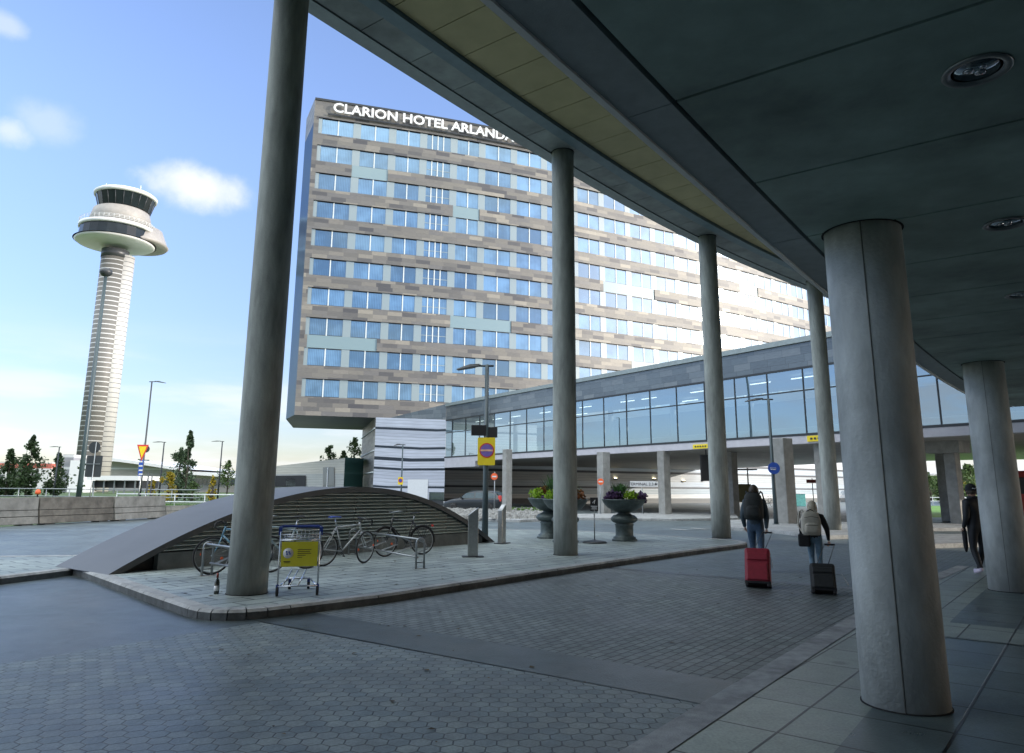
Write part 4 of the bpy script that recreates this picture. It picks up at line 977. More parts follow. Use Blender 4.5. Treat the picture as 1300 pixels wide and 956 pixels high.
# ------------------------------------------------------------------ bicycles (local: x forward, wheels on z=0, rear hub at x=0)
def bicycle(name, pr, pf, label, fcol, tube_r=.016, drop=True, saddle_m='black', mud=False, carrier=False, hb=None, steer=0., sadh=.98, seat_tube=.54):
    a, b = g(*pr, .125), g(*pf, .125); d = b-a
    t = thing('bicycle', a, label, 'bicycle', None, rz=math.atan2(d.y, d.x)); WB = 1.02; r = .335
    lean = R(3.5)
    FM = mat(name+'_paint', fcol, .3, .1, var=.1, scale=9, coat=.4)
    def lz(p): p = Vector(p); return Vector((p.x, p.y*math.cos(lean)-p.z*math.sin(lean), p.z*math.cos(lean)+p.y*math.sin(lean)))
    class L(MB):
        def tube(s, pts, *k, **kw): return super().tube([lz(p) for p in pts], *k, **kw)
    RX = Matrix.Rotation(R(90), 4, 'X')
    for nm, x, st in (('rear_wheel', 0, 0), ('front_wheel', WB, steer)):
        mb = L(); RZ = Matrix.Rotation(st, 3, 'Z')
        ring = [Vector((x, 0, r))+RZ @ Vector((r*.965*math.cos(q*math.pi/24), 0, r*.965*math.sin(q*math.pi/24))) for q in range(48)]
        mb.tube(ring, .0165, 8, closed=True); w = build(nm, mb, M['rubber'], t, local=True)
        mb = L(); ring = [Vector((x, 0, r))+RZ @ Vector((r*.90*math.cos(q*math.pi/24), 0, r*.90*math.sin(q*math.pi/24))) for q in range(48)]; mb.tube(ring, .010, 6, closed=True)
        build('rim', mb, M['galv'], w, local=True)
        mb = L()
        for q in range(18):
            an = 2*math.pi*q/18; v = RZ @ Vector((math.cos(an), 0, math.sin(an))); y = .03*(-1)**q
            mb.tube([Vector((x, 0, r))+v*.02+RZ @ Vector((0, y, 0)), Vector((x, 0, r))+v*r*.9], .0016, 3, smooth=False)
        mb.tube([Vector((x, 0, r))+RZ @ Vector((0, -.045, 0)), Vector((x, 0, r))+RZ @ Vector((0, .045, 0))], .018, 8)
        build('spokes', mb, M['galv'], w, local=True)
        if mud:
            mb = L(); a0, a1 = (R(20), R(190)) if x == 0 else (R(40), R(205))
            mb.tube([Vector((x, 0, r))+RZ @ Vector(((r+.02)*math.cos(a0+(a1-a0)*q/14), 0, (r+.02)*math.sin(a0+(a1-a0)*q/14))) for q in range(15)], .016, 6); build('mudguard', mb, M['black'], w, local=True)
    bb = Vector((.43, 0, .28)); st = Vector((.43-.17, 0, .28+seat_tube-.02)); hd = Vector((.83, 0, .83 if drop else .86)); hl = Vector((.865, 0, .70))
    fr = L()
    fr.tube([bb, st], tube_r, 8); fr.tube([bb, hl], tube_r*1.1, 8); fr.tube([st-Vector((0, 0, .03)), hd-Vector((0, 0, .02))], tube_r, 8); fr.tube([hd+Vector((-.01, 0, .03)), hl+Vector((.01, 0, -.03))], tube_r*1.15, 8)
    for y in (-.05, .05): fr.tube([bb+Vector((0, y*.4, 0)), Vector((0, y, r))], tube_r*.55, 6); fr.tube([st+Vector((0, y*.4, -.03)), Vector((0, y, r))], tube_r*.5, 6)
    build('frame', fr, FM, t, local=True)
    mb = L()
    for y in (-.045, .045): mb.tube([hl+Vector((.01, y*.5, -.03)), hl+Vector((.06, y, -.18)), Vector((WB, y, r))], [.013, .012, .009], 6)
    build('fork', mb, FM, t, local=True)
    mb = L(); mb.tube([st-Vector((0, 0, .02)), Vector((st.x-.045, 0, sadh-.04))], .013, 8); build('seat_post', mb, M['chrome'], t, local=True)
    sx = st.x-.05; mb = MB(); prof = [(-.13, .075, .0), (-.09, .08, .012), (0., .055, .008), (.07, .03, .0), (.14, .02, -.008)]
    ids = []
    for x, w, dz in prof:
        row = []
        for q in range(9):
            an = math.pi*q/8; row.append(mb.vert(lz((sx+x, w*math.cos(an), sadh+dz+.028*math.sin(an)-.01))))
        ids.append(row)
    for i in range(4):
        for q in range(8): mb.face((ids[i][q], ids[i][q+1], ids[i+1][q+1], ids[i+1][q]), None, True)
    mb.face(ids[0]); mb.face(list(reversed(ids[-1])))
    for i in range(4): mb.face((ids[i][8], ids[i][0], ids[i+1][0], ids[i+1][8]))
    build('saddle', mb, M[saddle_m], t, local=True)
    mb = L(); hz = hd.z+.10
    if drop:
        mb.tube([hd, Vector((.82, 0, hz)), Vector((.90, 0, hz+.01))], .012, 8); mb.tube([(.90, -.2, hz+.01), (.90, .2, hz+.01)], .0125, 8)
        for y in (-.2, .2): mb.tube([(.90, y, hz+.01), (.97, y, hz+.012), (1.01, y, hz-.03), (1.0, y, hz-.09), (.95, y, hz-.13), (.88, y, hz-.135)], .0135, 8)
    else:
        mb.tube([hd, Vector((.80, 0, hz+.03)), Vector((.84, 0, hz+.05))], .012, 8); mb.tube([(.72, -.29, hz+.06), (.80, -.22, hz+.07), (.86, -.05, hz+.05), (.86, .05, hz+.05), (.80, .22, hz+.07), (.72, .29, hz+.06)], .0125, 8)
    build('handlebar', mb, M['black'] if drop else M['galv'], t, local=True)
    mb = L(); ring = [bb+Vector((.085*math.cos(q*math.pi/10), .035, .085*math.sin(q*math.pi/10))) for q in range(20)]; mb.tube(ring, .006, 5, closed=True)
    mb.tube([bb+Vector((0, .045, 0)), bb+Vector((.12, .05, -.12))], .009, 6); mb.tube([bb-Vector((0, .045, 0)), bb+Vector((-.12, -.05, .12))], .009, 6)
    mb.tube([bb+Vector((.12, .05, -.12)), bb+Vector((.12, .13, -.12))], .012, 6); mb.tube([bb+Vector((-.12, -.05, .12)), bb+Vector((-.12, -.13, .12))], .012, 6)
    mb.tube([bb+Vector((0, .035, .085)), Vector((0, .035, r+.04))], .005, 4); mb.tube([bb+Vector((0, .035, -.085)), Vector((0, .035, r-.04))], .005, 4)
    build('crankset', mb, M['metal_dark'], t, local=True)
    if carrier:
        mb = L()
        for y in (-.06, .06): mb.tube([(.16, y, .72), (-.28, y, .72)], .006, 5); mb.tube([(-.10, y, .72), (0, y*.9, r)], .005, 5); mb.tube([(-.26, y, .72), (0, y*.9, r)], .005, 5)
        for x in (.1, -.05, -.2, -.28): mb.tube([(x, -.06, .72), (x, .06, .72)], .005, 5)
        build('carrier', mb, M['black'], t, local=True)
        mb = MB(); mb.box(lz((-.30, 0, .68)), (.03, .08, .05)); build('tail_light', mb, M['sign_red'], t, local=True)
    mb = MB(); mb.box(lz((WB+.2, 0, r+.03)), (.02, .02, .04)); mb.lathe([(0, -.004), (.028, -.004), (.028, .004), (0, .004)], lz((WB-.17, .01, r-.05)), 12, M=RX); build('reflector', mb, M['sign_orange'], t, local=True)
    return t
bicycle('white_bike', (409, 719), (466, 714.5), 'white road bicycle with drop handlebars and a blue saddle, right of the luggage trolley', (.48, .50, .50), .0165, True, 'blue_plastic', steer=R(22))
bicycle('black_bike', (536, 704), (485, 707), 'black city bicycle with flat handlebars and a rear carrier, facing left beside the louvres', (.018, .018, .02), .017, False, 'black', mud=True, carrier=True, steer=R(8), seat_tube=.56, sadh=.98)
bicycle('blue_bike', (341, 727), (284, 729), 'pale blue bicycle with a white saddle, mostly hidden behind the nearest slender column', (.10, .24, .34), .016, True, 'white', steer=R(10), sadh=.97)
bicycle('grey_bike', (389, 722), (336, 725), 'silver bicycle with a black saddle standing behind the luggage trolley', (.30, .40, .42), .016, False, 'black', steer=R(-8), sadh=1.0)

# ------------------------------------------------------------------ stainless totems
def totem(px, py, w, h_, rz, label):
    p = g(px, py, .125); t = thing('ticket_totem', p, label, 'totem', 'slant-topped stainless totems', rz=rz)
    mb = MB(); d = w*.62; mb.v = [(-w/2, -d/2, .02), (w/2, -d/2, .02), (w/2, d/2, .02), (-w/2, d/2, .02), (-w/2, -d/2, h_-.16), (w/2, -d/2, h_+.02), (w/2, d/2, h_+.02), (-w/2, d/2, h_-.16)]
    for q in ((0, 1, 5, 4), (1, 2, 6, 5), (2, 3, 7, 6), (3, 0, 4, 7), (4, 5, 6, 7), (3, 2, 1, 0)): mb.face(q)
    build('post', mb, M['steel'], t, local=True, bevel=.008)
    mb = MB(); mb.box((0, -.02, .012), (w*2.1, d*1.9, .024)); build('foot_plate', mb, M['metal_dark'], t, local=True, bevel=.004)
    mb = MB(); k = Matrix.Rotation(-math.atan2(.18, w), 4, 'Y'); mb.box((0, 0, 0), (w*.7, d*.7, .006), M=Matrix.Translation((0, 0, h_-.067)) @ k); build('screen', mb, M['white'], t, local=True)
totem(600, 707, .24, 1.12, R(8), 'stainless totem with slanted white top standing at the right end of the louvred housing')
totem(637, 690, .24, 1.12, R(62), 'stainless totem with yellowish side standing beside the blue lamp post')

# ------------------------------------------------------------------ lamp posts and road signs
def lamp_head(name, t, top, d, L=.75, rise=.06):
    mb = MB(); d = Vector(d).normalized(); n = Vector((-d.y, d.x, 0))
    mb.tube([top-d*.22+Vector((0, 0, -.02)), top+d*.3+Vector((0, 0, .0))], .035, 8)
    a = top+d*.25; b = top+d*(.25+L)+Vector((0, 0, rise-.14)); i = len(mb.v)
    for p, w, h_ in ((a, .09, .06), (a+(b-a)*.4, .20, .09), (b, .13, .03)):
        for sx, sz in ((-1, 0), (1, 0), (.8, 1), (-.8, 1)): mb.v.append(tuple(p+n*w*sx+Vector((0, 0, h_*sz))))
    for k in (0, 1):
        for q in range(4): mb.face((i+4*k+q, i+4*k+(q+1) % 4, i+4*k+4+(q+1) % 4, i+4*k+4+q))
    mb.face((i+3, i+2, i+1, i)); mb.face((i+8, i+9, i+10, i+11))
    return build(name, mb, M['metal_dark'], t)
def pole(px, Y, ytop, r, label, cat='street lamp', name='street_lamp', head=None, z0=.0, group=None, ball=False, m='pole_blue', xoff=0.):
    yb = None
    p = at(px, 640, Y); p = Vector((p.x, Y, z0))
    # px is read at the post's foot
    for _ in range(8):
        d = p-O; xx = CX+F*d.dot(cR)/d.dot(fwd); p.x += (px-xx)*Y/F
    h_ = zat(ytop, p.x, p.y); t = thing(name, p, label, cat, group)
    mb = MB(); mb.tube([p, p+Vector((0, 0, (h_-z0)*.3)), Vector((p.x, p.y, h_))], [r*1.25, r*1.0, r*.75], 12); mb.lathe([(r*2., 0), (r*2., .02), (r*1.3, .03)], p, 16); build('post', mb, M[m], t)
    if head: lamp_head('lamp_head', t, Vector((p.x, p.y, h_-.03)), head[0], *head[1:])
    return t, p, h_
def plate(name, t, c, w, h_, n, m, th=.02, shape='rect', M2=None, parent=None):
    """flat sheet sign of a given outline, facing n"""
    n = Vector(n).normalized(); x = Vector((-n.y, n.x, 0)).normalized(); z = Vector((0, 0, 1)); mb = MB(); c = Vector(c)
    if shape == 'disc': pts = [(w/2*math.cos(2*math.pi*k/36), w/2*math.sin(2*math.pi*k/36)) for k in range(36)]
    elif shape == 'tri': pts = [(-w/2, h_/2), (0, -h_/2), (w/2, h_/2)]
    elif shape == 'half': pts = [(w/2*math.cos(math.pi+math.pi*k/18), w/2*math.sin(math.pi+math.pi*k/18)) for k in range(19)]
    else:
        r = min(w, h_)*.07; pts = []
        for cx, cy, a0 in ((w/2-r, h_/2-r, 0), (-w/2+r, h_/2-r, 90), (-w/2+r, -h_/2+r, 180), (w/2-r, -h_/2+r, 270)):
            for k in range(4): pts.append((cx+r*math.cos(R(a0+30*k)), cy+r*math.sin(R(a0+30*k))))
    k = len(pts); f = [c+x*a+z*b+n*th/2 for a, b in pts]; bk_ = [c+x*a+z*b-n*th/2 for a, b in pts]
    mb.v = [tuple(v) for v in f+bk_]; mb.face(list(range(k))); mb.face(list(reversed(range(k, 2*k))))
    for i in range(k): j = (i+1) % k; mb.face((i, i+k, j+k, j))
    return build(name, mb, M[m] if isinstance(m, str) else m, parent or t)
# near blue lamp post with dark box sign and faded no-stopping sign
fc = Vector((-.03, -1, 0))
t, p, h_ = pole(615.5, 23.6, 463, .085, 'dark blue lamp post with a large yellow no-stopping sign, beside the stainless totems', head=(Vector((-1, .25, 0)), .78, .02), z0=.125)
def pz(px, py, q): return onplane(px, py, Vector((q.x, q.y-.12, 0)), Vector((0, 1, 0)))
c = pz(607.5, 546, p); mb = MB(); mb.box(c+Vector((0, .12, 0)), (.48, .22, .33), R(4)); c2 = pz(624, 548, p); mb.box(c2+Vector((0, .18, -.01)), (.36, .2, .33), R(-6)); build('box_sign', mb, M['black'], t, bevel=.01)
c = pz(617.5, 573, p); s_ = plate('sign_plate', t, c, .56, .88, fc, 'yellow_sign', .02)
cd = c+Vector((.01, -.012, .03)); plate('red_ring', t, cd+Vector((0, -.003, 0)), .47, .47, fc, 'sign_red', .006, 'disc', parent=s_); plate('blue_disc', t, cd+Vector((0, -.008, 0)), .40, .40, fc, 'sign_purple', .006, 'disc', parent=s_)
mb = MB(); mb.box((0, 0, 0), (.40, .006, .055), M=Matrix.Translation(cd+Vector((0, -.014, 0))) @ Matrix.Rotation(R(0), 4, 'Y')); build('red_bar', mb, mat('faded_red', (.75, .45, .30), .5), s_)
# its small relative by the banded wall
t, p, h_ = pole(508.5, 62, 564, .07, 'thin lamp post with a small yellow no-stopping sign in front of the banded wall', head=(Vector((-1, .1, 0)), .5, .05))
c = onplane(508.5, 610.5, Vector((p.x, p.y-.12, 0)), Vector((0, 1, 0))); s_ = plate('sign_plate', t, c, .42, .62, fc, 'yellow_sign'); plate('red_ring', t, c+Vector((0, -.015, .03)), .36, .36, fc, 'sign_red', .006, 'disc', parent=s_); plate('blue_disc', t, c+Vector((0, -.021, .03)), .25, .25, fc, 'sign_blue', .006, 'disc', parent=s_)
# lamp post with the blue bus-stop disc
t, p, h_ = pole(985.5, 35.3, 506, .085, 'grey lamp post with a round blue bus sign, right of the dark-jacketed man', head=(Vector((-1, .3, 0)), .85, .04), z0=.14)
c = onplane(982.5, 594.5, Vector((p.x-.02, p.y-.14, 0)), Vector((0, 1, 0))); s_ = plate('bus_disc', t, c, .56, .56, (-.1, -1, 0), 'sign_blue', .02, 'disc')
mb = MB(); mb.box(c+Vector((0, -.016, -.02)), (.34, .008, .12)); build('bus_pictogram', mb, M['white'], s_)
mb = MB(); [mb.box(c+Vector((dx, -.022, .0)), (.07, .008, .05)) for dx in (-.12, -.04, .04, .12)]; [mb.lathe([(0, -.004), (.03, 0), (0, .004)], c+Vector((dx, -.02, -.085)), 12, M=Matrix.Rotation(R(90), 4, 'X')) for dx in (-.1, .1)]; build('bus_windows', mb, M['sign_blue'], s_)
# posts on the left
t, p, h_ = pole(97, 46, 343, .13, 'tall blue-grey mast with a dark ball-shaped lamp in front of the control tower', name='street_lamp')
mb = MB(); mb.lathe([(0, -.25), (.22, -.2), (.40, 0), (.36, .2), (.15, .32), (0, .34)], (p.x, p.y, h_-.2), 20); build('lamp_globe', mb, M['metal_dark'], t)
pole(176, 62, 484, .075, 'tall thin street lamp behind the two round-backed road signs', head=(Vector((1, .1, 0)), .9, .03), m='metal_dark')
lg = 'distant street lamps left of the hotel'
pole(67, 96, 567, .09, 'distant street lamp with its head to the left, among the dark columnar trees', head=(Vector((-1, 0, 0)), 1., .1), m='metal_dark')
pole(201, 88, 561, .09, 'distant street lamp between the round-backed signs and the tall grey-green tree', head=(Vector((-1, 0, 0)), 1.1, .1), m='metal_dark')
pole(276, 92, 560, .09, 'distant street lamp right of the tall grey-green tree', head=(Vector((-1, 0, 0)), 1.1, .1), m='metal_dark')
pole(1195, 95, 602, .08, 'distant street lamp seen under the bridge beside a stout column', head=(Vector((-1, 0, 0)), 1., .1), m='metal_dark')
# sign backs: round plate over square plate, in front of the tower
t, p, h_ = pole(112, 50, 561, .04, 'road sign post seen from behind with a dark disc above a dark square board', 'road sign', 'road_sign', m='galv')
def onp(px, py, q, dy=.07): return onplane(px, py, Vector((q.x, q.y+dy, 0)), Vector((0, 1, 0)))
plate('disc_plate', t, onp(120, 568, p), .80, .80, (0, -1, 0), 'metal_dark', .02, 'disc'); plate('square_plate', t, onp(119, 592, p), 1.08, 1.45, (0, -1, 0), 'metal_dark', .03)
mb = MB(); mb.box(onp(118, 589, p, -.02), (.95, .04, .05)); build('bracket', mb, M['galv'], t)
# give-way pair
t, p, h_ = pole(174, 52, 562, .045, 'yellow and red give-way sign on a blue-striped post, behind the concrete barriers', 'road sign', 'road_sign', m='galv')
s_ = plate('triangle_rim', t, onp(180.5, 575, p, -.08), .80, 1.15, (.1, -1, 0), 'sign_red', .02, 'tri'); plate('triangle_plate', t, onp(180.5, 574, p, -.1), .55, .8, (.1, -1, 0), 'yellow_sign', .01, 'tri', parent=s_)
plate('disc_plate', t, onp(185, 570, p, .1), .52, .92, (.5, -1, 0), 'metal_dark', .02, 'disc'); plate('arrow_plate', t, onp(178.5, 594, p, -.06), .30, 1.1, (0, -1, 0), 'sign_blue', .015)
mb = MB(); [mb.box(onp(178.5, y, p, -.08), (.26, .01, .1)) for y in (586, 591.5, 597, 602)]; build('chevrons', mb, M['white'], t)
pole(184, 58, 600, .06, 'dark bare post just right of the give-way sign', 'post', 'post', m='metal_dark'); pole(189, 60, 603, .06, 'dark bare post right of the give-way sign, nearest the yellow bushes', 'post', 'post', m='metal_dark')
# no-entry signs under the bridge, direction board
def noentry(px, Y, py, dia, label, ptop):
    t, p, h_ = pole(px, Y, ptop, .035, label, 'road sign', 'road_sign', m='galv', z0=.13)
    c = onplane(px, py, Vector((p.x, p.y-.06, 0)), Vector((0, 1, 0))); s_ = plate('red_disc', t, c, dia, dia, (0, -1, 0), 'sign_orange', .02, 'disc')
    mb = MB(); mb.box(c+Vector((0, -.015, 0)), (dia*.66, .01, dia*.2)); build('white_bar', mb, M['white'], s_); return t, p
t, p = noentry(627.5, 50, 605, .46, 'orange-red no-entry sign on a thin post behind the parked black car', 599)
noentry(762.5, 48.5, 611.5, .42, 'orange-red no-entry sign in front of a bridge column, above the black sign stand', 607)
t, p, h_ = pole(816, 49.5, 612, .04, 'white arrow-shaped direction board on a post under the bridge, pointing right', 'direction sign', 'direction_sign', m='galv', z0=.13)
a, b = onp(800, 614.5, p, -.08), onp(836, 614.5, p, -.08); w = (b-a).length; c = (a+b)/2; zt = .19
mb = MB(); pts = [(-w/2, -zt), (w/2-.15, -zt), (w/2, 0), (w/2-.15, zt), (-w/2, zt)]; n = 5
mb.v = [(c.x+q[0], c.y, c.z+q[1]) for q in pts]+[(c.x+q[0], c.y+.03, c.z+q[1]) for q in pts]; mb.face(range(5)); mb.face([9, 8, 7, 6, 5]); [mb.face((i, i+5, (i+1) % 5+5, (i+1) % 5)) for i in range(5)]
build('arrow_board', mb, M['white'], t)
mb = MB(); put_text(mb, 'TERMINAL 2.3.4', .27, (c.x-.12, c.y-.012, c.z-.095), (1, 0, 0)); put_text(mb, '>', .34, (c.x+w/2-.16, c.y-.012, c.z-.12), (1, 0, 0)); build('lettering', mb, M['ink'], t)
# yellow board right of the fourth slender column, small red plate, teal cabinet, notice boards
t, p, h_ = pole(1056, 41, 594, .04, 'yellow tapering board on a post just right of the slender column behind the woman', 'road sign', 'road_sign', m='galv', z0=.14); plate('board', t, onp(1053, 606, p, -.06), .42, .95, (.3, -1, 0), 'yellow_sign', .02)
t, p, h_ = pole(1034, 60, 607, .04, 'small dark red plate on a thin post against the sunlit wall', 'road sign', 'road_sign', m='galv'); plate('board', t, onp(1030, 611, p, -.06), .8, .28, (0, -1, 0), mat('dark_red_plate', (.18, .02, .02), .5), .02)
t, p, h_ = pole(952, 56, 594, .06, 'bus shelter notice board in olive on two legs behind the man in the dark jacket', 'notice board', 'notice_board', m='metal_dark'); plate('board', t, onp(946, 626, p, -.06), .95, 1.35, (0, -1, 0), mat('olive_board', (.12, .11, .05), .6), .06)
mb = MB(); q = onp(938, 596, p); mb.box((q.x+.25, q.y+.3, q.z), (2.1, 1.2, .09)); build('shelter_roof', mb, M['metal_dark'], t)
t = thing('display_board', at(896, 578, 47), 'dark hanging information display left of the slender column, under the bridge', 'display'); q0 = at(897, 594, 47)
mb = MB(); mb.box((q0.x, q0.y, q0.z), (.75, .25, 1.65)); build('casing', mb, M['black'], t, bevel=.02); mb = MB(); mb.box((q0.x, q0.y, q0.z+1.05), (.06, .06, .65)); build('hanger', mb, M['metal_dark'], t)
q0 = g(1015.5, 642.5); t = thing('utility_cabinet', q0, 'teal utility cabinet against the sunlit wall, left of the slender column behind the woman', 'cabinet'); mb = MB(); k = q0.y/F; mb.box((q0.x, q0.y, 7.5*k), (12*k, .8, 15*k)); build('casing', mb, mat('teal_paint', (.10, .32, .30), .5), t, bevel=.02); mb = MB(); mb.box((q0.x, q0.y, 15.3*k), (12.6*k, .9, .08)); build('lid', mb, M['white'], t)
# stand with a black notice, on the island
p = g(755, 689.5, .125); t = thing('sign_stand', p, 'black notice on a thin pole with a round base, left of the right flower urn', 'sign stand')
mb = MB(); mb.lathe([(0, 0), (.36, 0), (.37, .02), (.33, .055), (.1, .09), (.03, .10), (0, .10)], (0, 0, 0), 28); build('base', mb, M['metal_dark'], t, local=True)
mb = MB(); mb.tube([(0, 0, .09), (0, 0, .98)], .018, 8); build('pole', mb, M['galv'], t, local=True)
mb = MB(); mb.box((0, 0, 1.14), (.24, .03, .40)); s_ = build('board', mb, M['black'], t, local=True, bevel=.006)
mb = MB(); mb.tube([(-.05, -.02, 1.17), (.02, -.02, 1.26)], .008, 4); mb.tube([(.0, -.02, 1.15), (.03, -.02, 1.27)], .008, 4); mb.box((0, -.019, 1.08), (.19, .006, .02)); mb.box((0, -.019, 1.035), (.15, .006, .015)); mb.box((0, -.019, 1.0), (.17, .006, .015)); build('print', mb, M['white'], s_, local=True)

# ------------------------------------------------------------------ flower urns
def leafclump(c, rx, rz_, n, size, up=.3, rnd=random):
    mb = MB(); c = Vector(c)
    for _ in range(n):
        while True:
            q = Vector((rnd.uniform(-1, 1), rnd.uniform(-1, 1), rnd.uniform(-1, 1)))
            if .35 < q.length < 1: break
        p = c+Vector((q.x*rx, q.y*rx, q.z*rz_)); d = (q+Vector((0, 0, up))+Vector((rnd.uniform(-.5, .5), rnd.uniform(-.5, .5), rnd.uniform(-.5, .5)))).normalized()
        s = size*rnd.uniform(.6, 1.3); x = d.cross(Vector((rnd.uniform(-1, 1), rnd.uniform(-1, 1), .3))).normalized()*s*.5; y = d*s
        mb.quad(p-x*.3, p+y*.5-x, p+y, p+y*.5+x)
    return mb
LF = {'green': leafmat('leaf_green', (.05, .12, .035)), 'lime': leafmat('leaf_lime', (.26, .42, .03)), 'purple': leafmat('leaf_purple', (.07, .03, .075), (.16, .10, .22)), 'brown': leafmat('leaf_bronze', (.16, .07, .03), (.35, .14, .05))}
def tuft(c, r, h_, n, rnd):
    mb = MB(); c = Vector(c)
    for _ in range(n):
        a = rnd.uniform(0, 6.283); rr = rnd.random()**.7*r; b = c+Vector((rr*math.cos(a)*.5, rr*math.sin(a)*.5, 0)); H_ = h_*rnd.uniform(.45, 1.05); out = Vector((math.cos(a), math.sin(a), 0))*rr*rnd.uniform(.3, 1.2)
        t = Vector((-math.sin(a), math.cos(a), 0))*rnd.uniform(.012, .03); m_ = b+out*.5+Vector((0, 0, H_*.6)); e = b+out+Vector((rnd.uniform(-.06, .06), rnd.uniform(-.06, .06), H_))
        mb.quad(b-t*.5, b+t*.5, m_+t, m_-t); mb.quad(m_-t, m_+t, e+t*.2, e-t*.2)
    return mb
def urn(px, py, label, plants, seed):
    rnd = random.Random(seed); p = g(px, py, .125); t = thing('flower_urn', p, label, 'flower urn', 'large patinated flower urns')
    mb = MB(); mb.lathe([(.40, 0), (.40, .05), (.35, .07), (.36, .11), (.30, .14), (.28, .17), (.28, .46), (.31, .50), (.26, .53), (.30, .545)], (0, 0, 0), 40)
    ped = build('pedestal', mb, M['bronze_green'], t, local=True)
    mb = MB(); mb.lathe([(.22, .54), (.34, .56), (.42, .63), (.42, .70), (.34, .78), (.24, .81), (.19, .84), (.20, .88)], (0, 0, 0), 40); build('collar', mb, M['bronze_green'], t, local=True)
    mb = MB(); mb.lathe([(.17, .87), (.34, .92), (.54, 1.03), (.65, 1.17), (.68, 1.24), (.70, 1.25), (.70, 1.28), (.65, 1.28), (.62, 1.22), (.0, 1.20)], (0, 0, 0), 48); build('bowl', mb, M['bronze_green'], t, local=True)
    for kind, x, y, z, rx, rz_, n, size in plants:
        if kind == 'green': build('plant', tuft((x, y, 1.22), rx*1.6, (z-1.22+rz_)*1.05, 150, rnd), LF[kind], t, local=True); n //= 3; rz_ *= .8
        sub = MB()
        for q in range(7):
            l_ = leafclump((x+rnd.uniform(-.6, .6)*rx, y+rnd.uniform(-.6, .6)*rx, z+rnd.uniform(-.5, .7)*rz_), rx*rnd.uniform(.3, .75), rz_*rnd.uniform(.35, .8), n//7+6, size*rnd.uniform(.7, 1.3), rnd=rnd); sub.add(l_.v, l_.f)
        build('plant', sub, LF[kind], t, local=True)
    return t
urn(697, 683, 'patinated flower urn, farthest of the three, showing left of the slender column', [('lime', -.42, -.2, 1.38, .24, .17, 260, .07), ('brown', -.12, -.1, 1.42, .2, .2, 160, .09), ('green', .28, .0, 1.62, .3, .38, 420, .12), ('purple', .1, -.3, 1.34, .4, .12, 250, .08)], 1)
urn(718, 688, 'patinated flower urn half hidden by the second slender column from the left', [('lime', -.42, -.25, 1.36, .2, .17, 220, .07), ('brown', .42, -.1, 1.36, .24, .14, 220, .08), ('green', .0, .1, 1.5, .25, .3, 300, .11), ('purple', .0, -.25, 1.32, .45, .1, 250, .08)], 2)
urn(793, 686.5, 'patinated flower urn right of the sign stand with purple and lime plants', [('green', -.15, .0, 1.48, .18, .28, 300, .10), ('lime', .18, -.35, 1.38, .2, .12, 230, .07), ('purple', -.38, -.15, 1.36, .28, .12, 330, .08), ('purple', .48, -.1, 1.30, .26, .18, 360, .09)], 3)

# ------------------------------------------------------------------ stones of the traffic island
st = MB(); rnd = random.Random(5)
for _ in range(1500):
    px = rnd.uniform(500, 712); py = rnd.uniform(647.3, 658.5 if px > 560 else 653)
    p = g(px, py, .13); r = rnd.uniform(.07, .22); i = len(st.v)
    for k in range(6):
        an = k*math.pi/3+rnd.uniform(-.3, .3); st.v.append((p.x+r*math.cos(an), p.y+r*math.sin(an), p.z))
    for k in range(6):
        an = k*math.pi/3+rnd.uniform(-.3, .3); st.v.append((p.x+r*.55*math.cos(an), p.y+r*.55*math.sin(an), p.z+r*rnd.uniform(.6, 1.1)))
    for k in range(6): st.face((i+k, i+(k+1) % 6, i+6+(k+1) % 6, i+6+k))
    st.face([i+6+k for k in range(6)])
build('stones', st, mat('rubble_stone', (.24, .24, .23), .85, var=.4, scale=1.5), kind='stuff')
mb = MB()
for _ in range(220):
    px = rnd.uniform(640, 712); p = g(px, rnd.uniform(647, 651), .14); h_ = rnd.uniform(.10, .3)
    mb.quad(p, p+Vector((.06, 0, 0)), p+Vector((rnd.uniform(-.1, .15), .02, h_)), p+Vector((rnd.uniform(-.15, .1), 0, h_*.9)))
build('weeds', mb, M['grass'], kind='stuff')

